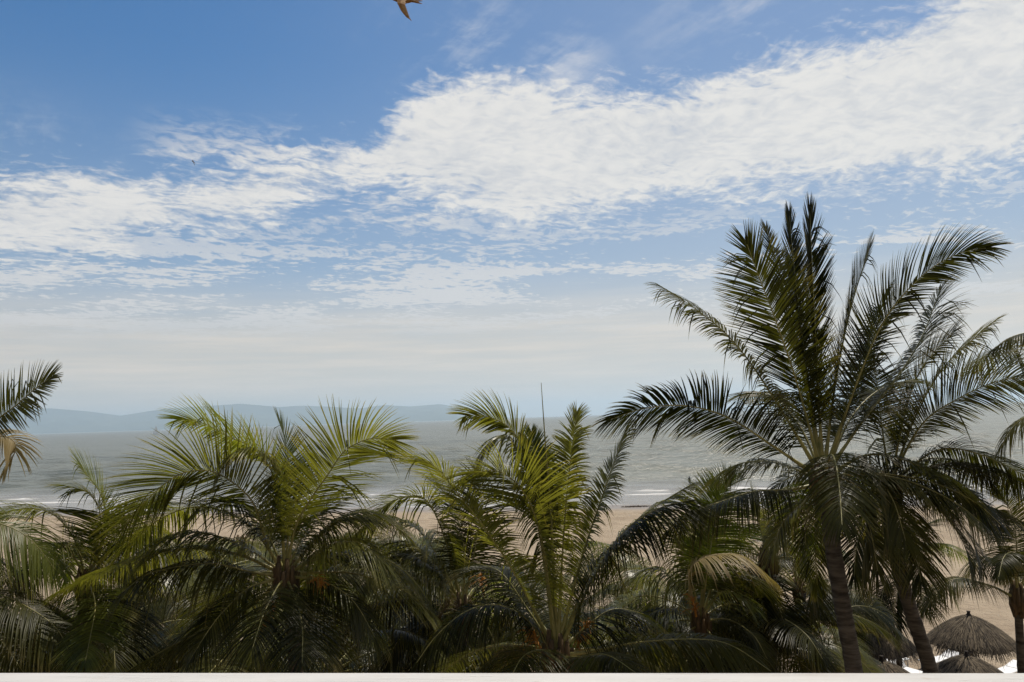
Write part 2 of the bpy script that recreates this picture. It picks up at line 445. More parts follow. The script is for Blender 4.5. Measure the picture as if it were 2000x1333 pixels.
def mat_rail():
    m, g, out = new_mat('white_rail_paint')
    P = g.node('ShaderNodeTexCoord').outputs['Object']
    st = g.vm('MULTIPLY', P, (0.35, 3.0, 1.0))
    n = g.noise(st, 9, 5, 0.65); chip = g.noise(g.vm('MULTIPLY', P, (0.6, 2.5, 1)), 16, 6, 0.72)
    c = g.mix(g.smooth(n, 0.35, 0.65), (0.57, 0.555, 0.525), (0.63, 0.62, 0.595))
    c = g.mix(g.smooth(chip, 0.585, 0.67, 0, 0.6), c, (0.48, 0.41, 0.33))
    bsdf(g, out, c, g.lin(n, 0.3, 0.7, 0.22, 0.40), 0.5, bump(g, n, 0.15, 0.003))
    return m
MAT['rail'] = mat_rail()
def mat_thatch():
    m, g, out = new_mat('thatch')
    var = g.node('ShaderNodeAttribute', attribute_name='var').outputs['Fac']
    P = g.node('ShaderNodeTexCoord').outputs['Object']
    n = g.noise(P, 3.5, 4, 0.6)
    c = g.mix(g.smooth(g.m('ADD', g.m('MULTIPLY', var, 0.7), g.m('MULTIPLY', n, 0.6)), 0.3, 1.05), (0.028, 0.022, 0.017), (0.19, 0.15, 0.10))
    bsdf(g, out, c, 0.85, 0.2)
    return m
MAT['thatch'] = mat_thatch()
MAT['stucco'] = mat_plain('ochre_stucco', (0.34, 0.24, 0.15), (0.42, 0.30, 0.20), 1.5, 0.9, 0.2, 0.3, 0.01)
MAT['render'] = mat_plain('white_render', (0.70, 0.69, 0.66), (0.78, 0.77, 0.75), 2, 0.85, 0.2, 0.2, 0.01)

# ------------------------------------------------------------------ setting: beach, sea, hills
def ground_z(x, y):
    s = shore_s(x, y)
    z = np.where(s > 0, -0.012 * s, np.minimum(-0.026 * s, 1.55))
    return np.maximum(z, -4.0)

def build_beach():
    xs = np.concatenate([np.linspace(-4000, -220, 30), np.arange(-216, 217, 1.6), np.linspace(220, 4000, 30)])
    ys = np.concatenate([np.linspace(-600, -20, 20), np.arange(-18, 150, 0.8), np.linspace(155, 900, 20)])
    X, Y = np.meshgrid(xs, ys)
    s = shore_s(X, Y)
    dry = np.clip((-s - 4) / 25, 0, 1)
    Z = ground_z(X, Y) + dry * (0.22 * (vnoise(X * .12, Y * .12, 1) - .5) + 0.12 * (vnoise(X * .55, Y * .55, 2) - .5) + 0.07 * (vnoise(X * 1.1, Y * 1.1, 3) - .5))
    n, k = X.shape
    i, j = np.meshgrid(np.arange(n - 1), np.arange(k - 1), indexing='ij')
    a = i * k + j
    Q = np.stack([a, a + 1, a + k + 1, a + k], -1).reshape(-1, 4)
    o = mesh_np('beach', np.stack([X, Y, Z], -1).reshape(-1, 3), Q, np.zeros((0, 3), int), MAT['sand'], None, True)
    tag(o, 'pale sandy beach sloping down to the water', None, None, 'structure')
build_beach()

def build_sea():
    r = np.concatenate([np.geomspace(80, 700, 430), np.geomspace(706, 42000, 90)])
    th = np.linspace(-1.0, 1.0, 330)
    R, T = np.meshgrid(r, th, indexing='ij')
    X, Y = R * np.sin(T), R * np.cos(T)
    s = shore_s(X, Y)
    amp = np.clip((s - 10) / 60, 0.05, 1) * np.clip((700 - R) / 400, 0, 1)
    Z = np.zeros_like(X)
    rr = np.random.default_rng(5)
    for k in range(26):
        lam = rr.uniform(3, 22); a = rr.normal(-1.57, 0.5); ph = rr.uniform(0, 6.28)
        Z += 0.015 * lam ** 0.62 * np.sin((X * math.cos(a) + Y * math.sin(a)) * 6.283 / lam + ph + 1.5 * vnoise(X / 40, Y / 40, k))
    Z *= amp
    # low rollers coming in parallel to the shore
    wob = 9 * (vnoise(X / 34, Y / 60, 41) - .5)
    for pos, hgt, wid in ((16, .10, 1.2), (23, .14, 1.5), (47, .34, 2.0), (66, .22, 2.5)):
        q = s + wob - pos
        Z += hgt * np.exp(-(q / wid) ** 2) * np.clip(vnoise(X / 22 + pos, Y / 60, 43) * 1.8 - .3, 0, 1)
    n, k = X.shape
    i, j = np.meshgrid(np.arange(n - 1), np.arange(k - 1), indexing='ij')
    a = i * k + j
    Q = np.stack([a, a + 1, a + k + 1, a + k], -1).reshape(-1, 4)[:, ::-1]
    o = mesh_np('sea', np.stack([X, Y, Z], -1).reshape(-1, 3), Q, np.zeros((0, 3), int), MAT['sea'], None, True)
    tag(o, 'grey green sea with low waves and thin foam lines', None, None, 'structure')
build_sea()

def build_hills():
    D = 20000.0
    prof = [(-900, 838), (-500, 818), (-250, 812), (-60, 800), (100, 797), (170, 803), (235, 812), (290, 803), (330, 797), (400, 793), (470, 788), (505, 791), (545, 795),
            (585, 792), (640, 794), (700, 798), (750, 791), (800, 794), (860, 789), (885, 794), (915, 808), (960, 817), (1010, 817)]
    px = np.linspace(-900, 1010, 240)
    py = np.interp(px, [p[0] for p in prof], [p[1] for p in prof])
    tops = np.array([at(a, b, D) for a, b in zip(px, py)])
    rows = 26
    V = []
    for k in range(rows):
        t = k / (rows - 1)
        prof_t = min(1, max(0, t)) ** 0.8 if t < .7 else 1 - (t - .7) * 1.4
        for i in range(len(px)):
            top = tops[i]
            dirn = np.array([top[0], top[1]]) / math.hypot(top[0], top[1])
            dist = math.hypot(top[0], top[1]) - 3500 + 5000 * t
            x, y = dirn * dist
            hgt = max(top[2] + 8, 8)
            rid = 0.55 + 0.45 * float(vnoise(np.array(i * .22), np.array(k * .35), 9)) + .25 * float(vnoise(np.array(i * .6), np.array(k * .8), 10))
            z = hgt * prof_t * (rid if abs(t - .7) > .03 else 1.0) - 30 * (1 - prof_t)
            z = min(z, hgt * (0.3 + 0.7 * prof_t))
            V.append((x, y, z))
    w = len(px)
    F = [(k * w + i, k * w + i + 1, (k + 1) * w + i + 1, (k + 1) * w + i) for k in range(rows - 1) for i in range(w - 1)]
    o = mesh_obj('hills', V, F, MAT['hill'], None, True)
    tag(o, 'long wooded mountain ridge fading blue across the bay', None, None, 'structure')
build_hills()

# ------------------------------------------------------------------ palms
Z3 = np.array([0, 0, 1.0])

def frond(palm, base, P, tw=None, droop=0.5, lmax=0.85, mat='leaf', kcam=0.3, v0=18, wid=0.032, pf=0.19, ang_k=1.0, dens=31.0, simple=False, ragged=0.05, label=None, seed=None, fold=False):
    """one pinnate leaf along the world points P (base to tip): leaflets as a mesh with the midrib as its child"""
    K = 64
    C, L = crom(P, K)
    T = unit(np.gradient(C, axis=0))
    tocam = unit(CAM - C[K // 2])
    nref = Z3 + kcam * tocam
    N = nref[None, :] - (T @ nref)[:, None] * T
    # keep the direction steady where the midrib is nearly parallel to nref
    for k in range(1, K):
        if np.linalg.norm(N[k]) < 0.25: N[k] = N[k - 1] - (N[k - 1] @ T[k]) * T[k]
    N = unit(N); S = np.cross(T, N)
    if tw is None: tw = rng.uniform(-35, 35)
    if np.isscalar(tw): tw = (tw, tw)
    a = np.radians(np.linspace(tw[0], tw[1], K))[:, None]
    N, S = N * np.cos(a) + S * np.sin(a), S * np.cos(a) - N * np.sin(a)
    n = min(165, max(40, int(L * (dens if not simple else 24))))
    verts = []; var = []; alo = []
    rows = np.array([0, 0.22, 0.5, 0.78, 1.0]); prof = np.array([0.55, 1.0, 0.86, 0.5, 0.06])
    if simple: rows = np.array([0, 0.3, 0.65, 1.0]); prof = np.array([0.6, 1.0, 0.75, 0.06])
    cr = 2 if simple else 3
    allv = []
    for side in (-1, 1):
        t = np.sort(np.linspace(pf, 0.995, n) + rng.normal(0, 0.0012, n)); t = np.clip(t, pf, 0.998)
        idx = t * (K - 1); i0 = np.clip(idx.astype(int), 0, K - 2); fr = (idx - i0)[:, None]
        lerp = lambda A: A[i0] * (1 - fr) + A[i0 + 1] * fr
        c, tt, nn, ss = lerp(C), unit(lerp(T)), unit(lerp(N)), unit(lerp(S))
        q = (t - pf) / (1 - pf)
        ln = 1.52 * lmax * np.interp(q, [0, .12, .35, .65, .9, 1], [.55, .85, 1.0, .92, .62, .34]) * rng.uniform(.92, 1.05, n)
        hang = np.zeros(n)
        cut = rng.random(n) < ragged; ln = np.where(cut, ln * rng.uniform(.25, .7, n), ln)
        ang = np.radians(np.interp(q, [0, .3, .75, 1], [76, 68, 54, 16]) * ang_k + rng.normal(0, 1.3, n))
        clump = np.interp(np.arange(n), np.arange(0, n + 15, 15), rng.normal(0, 6, len(np.arange(0, n + 15, 15))))
        vee = np.radians(v0 * (1 - 0.6 * q) + clump + rng.normal(0, 1.8, n))
        if fold: vee = vee + math.radians(48)
        d0 = np.cos(ang)[:, None] * tt + np.sin(ang)[:, None] * (np.cos(vee)[:, None] * side * ss + np.sin(vee)[:, None] * nn)
        for _ in range(rng.integers(1, 5)):            # torn stretches: leaflets broken off short, or hanging together
            q0 = rng.uniform(.05, .95); near = np.abs(q - q0) < rng.uniform(.006, .022)
            if rng.random() < .5: ln = np.where(near, ln * rng.uniform(.15, .5), ln)
            else: vee_hang = np.where(near, rng.uniform(.5, 1.6), 0.0); hang = hang + vee_hang
        gb = droop * rng.uniform(.85, 1.15, n) + hang
        broke = rng.random(n) < 0.05; gb = np.where(broke, gb + 2.0, gb)
        bend = 0.14 + rng.normal(0, .05, n) + np.interp(np.arange(n), np.arange(0, n + 9, 9), rng.normal(0, .10, len(np.arange(0, n + 9, 9))))
        pos = c.copy(); prev = 0.0
        w = wid * (0.7 + 0.3 * np.sin(np.pi * q)) * rng.uniform(.8, 1.15, n)
        vr = np.clip(rng.normal(.5, .22, n) + np.interp(np.arange(n), np.arange(0, n + 11, 11), rng.normal(0, .14, len(np.arange(0, n + 11, 11)))), 0, 1)
        for ri, rr_ in enumerate(rows):
            dd = unit(d0 + (bend * rr_ ** 1.5)[:, None] * tt + (gb * (rr_ ** 1.15) * 1.15)[:, None] * np.array([0.06, 0, -1.0]))
            if ri: pos = pos + dd * ((rr_ - prev) * ln)[:, None]
            prev = rr_
            wd = unit(np.cross(dd, nn) + 1e-6)
            up_ = np.cross(wd, dd)
            hw = (w * prof[ri] * .5)[:, None]
            # shallow V section: the blade is creased along its middle
            allv.append(np.stack([pos - wd * hw, pos + wd * hw] if simple else [pos - wd * hw + up_ * hw * .35, pos, pos + wd * hw + up_ * hw * .35], 1))
            var.append(np.repeat(vr, cr)); alo.append(np.full(n * cr, rr_))
    nr = len(rows)
    V = np.concatenate([v.reshape(-1, 3) for v in allv])
    Q = []
    for sd in range(2):
        for ri in range(nr - 1):
            o0 = (sd * nr + ri) * n * cr; o1 = o0 + n * cr
            k3 = np.arange(n) * cr
            for h in range(cr - 1):
                Q.append(np.stack([o0 + k3 + h, o0 + k3 + h + 1, o1 + k3 + h + 1, o1 + k3 + h], -1))
    Q = np.concatenate(Q)
    o = mesh_np('frond', V - base, Q, np.zeros((0, 3), int), MAT[mat], palm, True, {'var': np.concatenate(var), 'along': np.concatenate(alo)})
    if label: o['label'] = label
    tr = np.linspace(0, 1, K)
    R = 0.015 * (1 - tr) ** 0.8 + 0.004 + 0.034 * np.exp(-tr / 0.13) * (1 if L > 2 else .6) * min(1.0, L / 4)
    Vr, Qr = tube(C[::2] - base, R[::2] * 1.15, 6, 0.8)
    mesh_np('midrib', Vr, Qr, np.zeros((0, 3), int), MAT['midrib_dry' if mat == 'leaf_dry' else 'midrib'], o, True)
    return o

def trunk_mesh(palm, base, pts, r_top, r_bot):
    C, L = crom(pts, max(30, int(L_of(pts) * 9)))
    n = len(C); t = np.linspace(0, 1, n)
    R = r_top + (r_bot - r_top) * t ** 1.2 + 0.10 * np.exp(-(1 - t) / 0.05)
    R = R * (1 + 0.055 * (np.arange(n) % 2) + 0.03 * rng.normal(0, 1, n))       # ring scars
    R[:2] *= 0.85
    V, Q = tube(C - base, R, 14)
    o = mesh_np('trunk', V, Q, np.zeros((0, 3), int), MAT['bark'], palm, False)
    return o

def L_of(pts):
    P = np.asarray(pts); return float(np.sum(np.linalg.norm(np.diff(P, axis=0), axis=1)))

def crown_heart(palm, base, c, r=0.2):
    """fibre-wrapped leaf bases at the top of the trunk"""
    mb = MB()
    for k in range(13):
        a = k * 2.4; out = np.array([math.cos(a), math.sin(a), 0])
        lo = c + out * r * .55 + Z3 * (-0.55 + 0.03 * k); hi = c + out * r * (1.25 - .05 * k) + Z3 * (0.12 + 0.03 * k)
        mb.tube([lo - base, (lo + hi) / 2 + out * .04 - base, hi - base], [.07, .065, .04], 7)
    return mb.build('crown_shaft', MAT['fibre'], palm, True)

def flower_stalk(palm, base, c, direction, n=26, ln=0.55, mat='flower', seed=0):
    """branched inflorescence: a bent stalk with many thin drooping strands"""
    rr = np.random.default_rng(seed + 3); mb = MB()
    d = unit(np.asarray(direction, float))
    s0 = c; s1 = c + d * ln * .55 + Z3 * .05; s2 = c + d * ln + Z3 * (-.05)
    st, _ = crom([s0, s1, s2], 10)
    mb.tube(st - base, np.linspace(.028, .012, 10), 6)
    for k in range(n):
        p = st[rr.integers(3, 10)]; v = unit(d * .8 + rr.normal(0, .5, 3)); l = ln * rr.uniform(.35, .75)
        e = p + v * l + Z3 * (-l * .45)
        mb.tube(crom([p, p + v * l * .5, e], 5)[0] - base, [.009, .011, .010, .008, .004], 4, False)
    return mb.build('flower_stalk', MAT[mat], palm, True)

def spear(palm, base, P):
    C, L = crom(P, 24)
    V, Q = tube(C - base, 0.005 + 0.032 * np.sin(np.linspace(.35, 1, 24) * np.pi) ** .8 * np.linspace(1, .35, 24), 6, .6)
    o = mesh_np('spear_leaf', V, Q, np.zeros((0, 3), int), MAT['midrib'], palm, True)
    o['label'] = 'closed upright spear leaf'
    return o

def palm(label, crown_px, D, trunk_px, fronds, generic=0, gen_kw=None, r_top=0.12, r_bot=0.17, seed=0, flowers=(), glen=4.0, base_shift=(0, 0)):
    global rng
    rng = np.random.default_rng(1000 + seed)
    c = at(crown_px[0], crown_px[1], D)
    pts = [c] + [at(p[0], p[1], D + (p[2] if len(p) > 2 else 0)) for p in trunk_px]
    last = pts[-1]; prev = pts[-2]
    gx, gy = last[0] + base_shift[0], last[1] + base_shift[1]
    dirn = (last - prev) / max(1e-3, abs(last[2] - prev[2]))
    h = last[2] - 1.45
    gx += dirn[0] * h * .5; gy += dirn[1] * h * .5
    gz = float(ground_z(np.array(gx), np.array(gy))) - 0.15
    base = np.array([gx, gy, gz])
    mid = (last + base) / 2 + np.array([dirn[0], dirn[1], 0]) * h * .08
    root = empty('coconut_palm', base)
    tag(root, label, 'palm tree', 'coconut palms along the beach')
    trunk_mesh(root, base, pts + [mid, base], r_top, r_bot)
    crown_heart(root, base, c - Z3 * .05, r_top * 1.5)
    for fr in fronds:
        px, dz, kw = fr[0], fr[1], (fr[2] if len(fr) > 2 else {})
        n = len(px); P = []
        for k, (a, b) in enumerate(px):
            t = k / (n - 1)
            P.append(at(a, b, D + dz * t ** 1.1))
        P[0] = P[0] * .35 + c * .65 if kw.get('pull', True) else P[0]
        kw = {k: v for k, v in kw.items() if k != 'pull'}
        if kw.pop('spear', False): spear(root, base, P); continue
        frond(root, base, P, **kw)
    gk = dict(el=(-25, 70), az=(0, 360), mat='leaf'); gk.update(gen_kw or {})
    for k in range(generic):
        az = math.radians(gk['az'][0] + (k + rng.uniform(0, .7)) / generic * (gk['az'][1] - gk['az'][0]))
        az += rng.normal(0, .18); e0 = math.radians(rng.uniform(*gk['el'])); ln = glen * rng.uniform(.65, 1.15)
        hd = np.array([math.cos(az), math.sin(az), 0.0])
        P = [c]; p = c.copy(); e = e0
        for q in range(6):
            p = p + ln / 6 * (hd * math.cos(e) + Z3 * math.sin(e)); P.append(p.copy())
            e -= math.radians(rng.uniform(9, 19)) * (1.15 if e0 > .3 else .8)
        pick = rng.random()
        fm = 'leaf_dry' if pick < .05 and e0 < .25 else 'leaf_young' if pick < .16 else 'leaf_dark' if pick < .35 else gk['mat']
        frond(root, base, P, droop=rng.uniform(.5, 1.1), mat=fm, lmax=.85 * glen / 4, simple=True)
    for (px, py, dz, dr, ln, m_) in flowers:
        flower_stalk(root, base, at(px, py, D + dz), dr, 30, ln, m_, seed + int(px))
    return root

U = dict  # shorthand for frond options
# --- the tall palm at right
palm('tallest coconut palm with upright crown rising above the sea horizon', (1608, 935), 15.5,
     [(1615, 985), (1630, 1090), (1652, 1220), (1668, 1312)],
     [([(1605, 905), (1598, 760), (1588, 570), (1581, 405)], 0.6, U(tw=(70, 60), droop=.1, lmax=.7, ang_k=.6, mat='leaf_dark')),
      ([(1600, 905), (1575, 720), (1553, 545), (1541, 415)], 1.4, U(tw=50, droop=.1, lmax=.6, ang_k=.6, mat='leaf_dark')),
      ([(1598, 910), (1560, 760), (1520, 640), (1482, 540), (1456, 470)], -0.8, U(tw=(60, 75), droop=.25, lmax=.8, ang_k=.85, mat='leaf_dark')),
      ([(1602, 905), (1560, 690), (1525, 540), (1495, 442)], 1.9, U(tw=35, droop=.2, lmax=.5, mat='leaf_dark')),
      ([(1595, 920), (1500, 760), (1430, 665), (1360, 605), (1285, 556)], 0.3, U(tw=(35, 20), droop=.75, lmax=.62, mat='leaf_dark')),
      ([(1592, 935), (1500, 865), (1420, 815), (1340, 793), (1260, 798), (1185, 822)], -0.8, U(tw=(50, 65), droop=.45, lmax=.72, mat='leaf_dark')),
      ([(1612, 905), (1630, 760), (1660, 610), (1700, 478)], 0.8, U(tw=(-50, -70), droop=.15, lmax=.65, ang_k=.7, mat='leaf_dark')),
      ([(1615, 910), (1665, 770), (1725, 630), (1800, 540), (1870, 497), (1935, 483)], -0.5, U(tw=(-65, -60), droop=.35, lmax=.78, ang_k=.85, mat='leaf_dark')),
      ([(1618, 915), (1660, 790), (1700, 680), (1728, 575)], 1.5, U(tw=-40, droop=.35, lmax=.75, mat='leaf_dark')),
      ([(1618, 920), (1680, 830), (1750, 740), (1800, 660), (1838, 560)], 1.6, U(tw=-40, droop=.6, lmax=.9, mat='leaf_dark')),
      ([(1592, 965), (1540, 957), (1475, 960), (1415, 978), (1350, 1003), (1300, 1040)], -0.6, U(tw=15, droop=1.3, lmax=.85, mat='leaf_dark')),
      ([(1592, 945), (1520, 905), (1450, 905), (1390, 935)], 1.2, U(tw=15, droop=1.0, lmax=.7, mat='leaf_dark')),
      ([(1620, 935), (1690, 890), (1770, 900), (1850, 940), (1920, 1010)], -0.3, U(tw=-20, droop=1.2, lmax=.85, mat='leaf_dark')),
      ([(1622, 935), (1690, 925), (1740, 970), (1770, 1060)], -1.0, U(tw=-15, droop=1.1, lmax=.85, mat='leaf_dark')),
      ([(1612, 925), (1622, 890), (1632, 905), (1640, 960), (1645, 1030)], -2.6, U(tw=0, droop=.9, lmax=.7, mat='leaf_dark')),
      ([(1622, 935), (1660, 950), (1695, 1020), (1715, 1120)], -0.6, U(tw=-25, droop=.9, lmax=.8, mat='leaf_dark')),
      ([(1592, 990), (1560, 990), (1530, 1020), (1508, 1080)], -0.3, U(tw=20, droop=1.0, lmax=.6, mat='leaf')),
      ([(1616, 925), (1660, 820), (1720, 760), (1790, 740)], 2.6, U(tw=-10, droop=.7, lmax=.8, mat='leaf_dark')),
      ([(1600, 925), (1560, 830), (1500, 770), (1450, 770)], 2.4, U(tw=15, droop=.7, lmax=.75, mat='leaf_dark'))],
     6, U(el=(-30, 15), az=(-30, 120), mat='leaf_dark'), 0.14, 0.2, 1, (), 3.0)
# --- second palm behind it
palm('leaning coconut palm close behind the tallest palm, to its right', (1737, 955), 19.0,
     [(1736, 990), (1745, 1070), (1778, 1190), (1818, 1312)],
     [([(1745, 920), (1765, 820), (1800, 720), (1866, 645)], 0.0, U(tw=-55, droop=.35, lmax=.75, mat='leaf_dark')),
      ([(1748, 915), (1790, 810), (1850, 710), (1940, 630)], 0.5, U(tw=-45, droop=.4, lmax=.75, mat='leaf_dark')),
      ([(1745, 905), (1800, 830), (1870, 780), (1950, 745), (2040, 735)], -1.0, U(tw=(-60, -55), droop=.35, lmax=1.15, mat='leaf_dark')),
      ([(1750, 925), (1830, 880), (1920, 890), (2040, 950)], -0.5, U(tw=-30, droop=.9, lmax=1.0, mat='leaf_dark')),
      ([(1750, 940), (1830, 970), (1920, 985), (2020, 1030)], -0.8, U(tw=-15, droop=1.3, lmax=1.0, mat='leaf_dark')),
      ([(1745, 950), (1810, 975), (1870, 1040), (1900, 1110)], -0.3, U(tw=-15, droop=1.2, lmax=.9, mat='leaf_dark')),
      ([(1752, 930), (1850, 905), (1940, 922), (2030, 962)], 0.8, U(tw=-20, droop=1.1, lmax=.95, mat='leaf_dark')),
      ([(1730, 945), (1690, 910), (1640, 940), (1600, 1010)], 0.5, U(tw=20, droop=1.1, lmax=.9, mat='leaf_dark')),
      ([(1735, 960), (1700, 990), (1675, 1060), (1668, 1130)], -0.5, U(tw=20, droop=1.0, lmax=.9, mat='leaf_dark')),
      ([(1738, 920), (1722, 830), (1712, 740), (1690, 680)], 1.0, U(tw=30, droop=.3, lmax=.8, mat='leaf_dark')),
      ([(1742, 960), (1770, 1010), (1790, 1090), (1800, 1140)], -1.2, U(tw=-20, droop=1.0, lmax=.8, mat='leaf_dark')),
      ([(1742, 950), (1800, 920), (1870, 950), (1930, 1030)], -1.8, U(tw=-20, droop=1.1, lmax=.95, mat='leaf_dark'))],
     8, U(el=(-15, 45), az=(-25, 175), mat='leaf_dark'), 0.15, 0.2, 2, (), 3.2)
# --- palm outside the frame at right
palm('coconut palm at the right edge showing only two drooping frond ends', (2140, 800), 14.0, [(2150, 900), (2165, 1100)],
     [([(2135, 790), (2090, 690), (2040, 652), (1985, 655), (1940, 682)], -0.2, U(tw=20, droop=1.2, lmax=.5, mat='leaf_dark')),
      ([(2135, 800), (2090, 800), (2030, 805), (1985, 828), (1952, 880)], 0.2, U(tw=20, droop=1.3, lmax=.55, mat='leaf_dark')),
      ([(2140, 790), (2120, 680), (2080, 560), (2060, 480)], 0.5, U(tw=40, lmax=.8))],
     8, U(el=(0, 60), az=(-70, 70)), 0.14, 0.18, 3)
# --- bottom right
palm('shaded coconut palm at the right edge beside the thatched umbrella', (1988, 1165), 22.0, [(1990, 1210), (1996, 1312)],
     [([(1985, 1180), (1935, 1145), (1875, 1130), (1835, 1148), (1808, 1192)], -0.3, U(tw=15, droop=1.3, lmax=.72, mat='leaf_dark')),
      ([(1985, 1150), (1955, 1080), (1930, 1020), (1905, 985)], 0.4, U(tw=40, droop=.5, lmax=.9, mat='leaf_dark')),
      ([(1990, 1150), (1985, 1060), (1975, 1000), (1950, 960)], 0.0, U(tw=40, droop=.5, lmax=.9, mat='leaf_dark')),
      ([(1985, 1160), (1950, 1100), (1910, 1090), (1885, 1130)], 0.8, U(tw=20, droop=1.2, lmax=.9, mat='leaf_dark')),
      ([(1992, 1150), (2020, 1080), (2050, 1030), (2090, 1020)], 0.0, U(tw=-40, droop=.6, lmax=.9, mat='leaf_dark')),
      ([(1990, 1160), (1980, 1100), (1975, 1080), (1960, 1090), (1950, 1130)], -2.0, U(tw=10, droop=1.1, lmax=.5, mat='leaf_dark'))],
     5, U(el=(-10, 40), az=(-60, 80), mat='leaf_dark'), 0.10, 0.14, 4)
# --- thin far palm
palm('slim coconut palm with thin trunk between the loungers and the leaning palm', (1762, 1110), 30.0, [(1759, 1150), (1756, 1230), (1757, 1312)],
     [([(1765, 1105), (1800, 1072), (1840, 1062), (1882, 1085)], 0.0, U(tw=-20, droop=.9, lmax=.9, mat='leaf_young')),
      ([(1768, 1110), (1805, 1105), (1840, 1125), (1862, 1165)], -0.3, U(tw=-20, droop=1.1, lmax=.9)),
      ([(1757, 1110), (1735, 1130), (1722, 1170), (1718, 1215)], -0.5, U(tw=20, droop=1.0, lmax=.9, mat='leaf_dark')),
      ([(1757, 1108), (1725, 1090), (1690, 1105), (1665, 1140)], 0.3, U(tw=20, droop=1.1, lmax=.9, mat='leaf_dark')),
      ([(1764, 1100), (1785, 1050), (1800, 1030), (1830, 1015)], 0.6, U(tw=-30, droop=.6, lmax=.8)),
      ([(1760, 1110), (1755, 1150), (1745, 1190), (1742, 1225)], -1.0, U(tw=10, droop=.9, lmax=.9, mat='leaf_dark')),
      ([(1764, 1110), (1785, 1130), (1800, 1160), (1805, 1195)], -1.0, U(tw=-10, droop=.9, lmax=.9, mat='leaf_dark'))],
     5, U(el=(25, 65), az=(20, 160)), 0.09, 0.11, 5, (), 2.6)
# --- mid palm behind the tall palm's left
palm('coconut palm with young upright leaves left of the tallest trunk', (1500, 1095), 21.5, [(1500, 1130), (1505, 1220), (1508, 1312)],
     [([(1498, 1085), (1485, 1030), (1476, 1000), (1470, 968)], 0.0, U(tw=40, droop=.4, lmax=.8)),
      ([(1502, 1080), (1518, 1030), (1535, 1000), (1560, 985)], -0.4, U(tw=-30, droop=.7, lmax=.7, mat='leaf_young')),
      ([(1500, 1080), (1500, 1020), (1510, 985), (1525, 960)], 0.6, U(tw=-30, droop=.4, lmax=.75, mat='leaf_young')),
      ([(1505, 1090), (1550, 1050), (1590, 1060), (1620, 1120)], 0.0, U(tw=-20, droop=1.1, lmax=.95)),
      ([(1505, 1095), (1550, 1090), (1585, 1130), (1600, 1190)], -0.8, U(tw=-15, droop=1.1, lmax=.9, mat='leaf_dark')),
      ([(1495, 1095), (1450, 1060), (1410, 1070), (1380, 1110)], 0.6, U(tw=20, droop=1.1, lmax=.9)),
      ([(1497, 1100), (1465, 1110), (1440, 1160), (1432, 1220)], -0.5, U(tw=20, droop=1.0, lmax=.9, mat='leaf_dark')),
      ([(1500, 1100), (1505, 1130), (1520, 1180), (1540, 1250)], -1.5, U(tw=0, droop=1.0, lmax=.9, mat='leaf_dark')),
      ([(1500, 1100), (1480, 1130), (1470, 1190), (1480, 1260)], -1.5, U(tw=0, droop=1.0, lmax=.9, mat='leaf_dark'))],
     5, U(el=(-10, 50), az=(20, 160), mat='leaf_dark'), 0.13, 0.17, 6)
# --- low palm with the pale frond
palm('low coconut palm with a straw coloured frond and an orange flower stalk', (1368, 1215), 19.5, [(1372, 1260), (1378, 1330)],
     [([(1360, 1195), (1345, 1125), (1375, 1090), (1445, 1086), (1512, 1135)], -0.5, U(tw=(0, -25), droop=1.0, lmax=.75, mat='leaf_dry', label='straw coloured arching frond')),
      ([(1372, 1180), (1385, 1090), (1400, 1010), (1425, 935)], 0.8, U(tw=40, droop=.5, lmax=.8, mat='leaf_young')),
      ([(1370, 1180), (1375, 1080), (1385, 1010), (1395, 945)], 1.2, U(tw=30, droop=.5, lmax=.8, mat='leaf_young')),
      ([(1375, 1205), (1405, 1160), (1440, 1160), (1475, 1190)], -0.6, U(tw=-20, droop=.8, lmax=.7, mat='leaf_young')),
      ([(1375, 1215), (1420, 1210), (1470, 1240), (1500, 1290)], -0.6, U(tw=-10, droop=1.0, lmax=.9, mat='leaf_dark')),
      ([(1362, 1210), (1320, 1140), (1280, 1110), (1240, 1130)], 0.6, U(tw=20, droop=1.1, lmax=.9)),
      ([(1362, 1215), (1320, 1190), (1270, 1200), (1230, 1250)], -0.3, U(tw=15, droop=1.1, lmax=.9, mat='leaf_dark')),
      ([(1366, 1225), (1340, 1240), (1310, 1290), (1300, 1340)], -1.0, U(tw=10, droop=1.0, lmax=.9, mat='leaf_dark')),
      ([(1372, 1225), (1395, 1250), (1410, 1300), (1420, 1340)], -1.3, U(tw=-5, droop=1.0, lmax=.9, mat='leaf_dark')),
      ([(1372, 1200), (1400, 1130), (1450, 1120), (1490, 1160)], 1.0, U(tw=-20, droop=1.0, lmax=.9, mat='leaf_dark')),
      ([(1365, 1190), (1340, 1090), (1320, 1030), (1290, 1000)], 1.0, U(tw=30, droop=.9, lmax=.9))],
     4, U(el=(-10, 50), az=(20, 160)), 0.13, 0.17, 7, [(1360, 1205, -.5, (-.2, -.2, .9), .5, 'flower')])
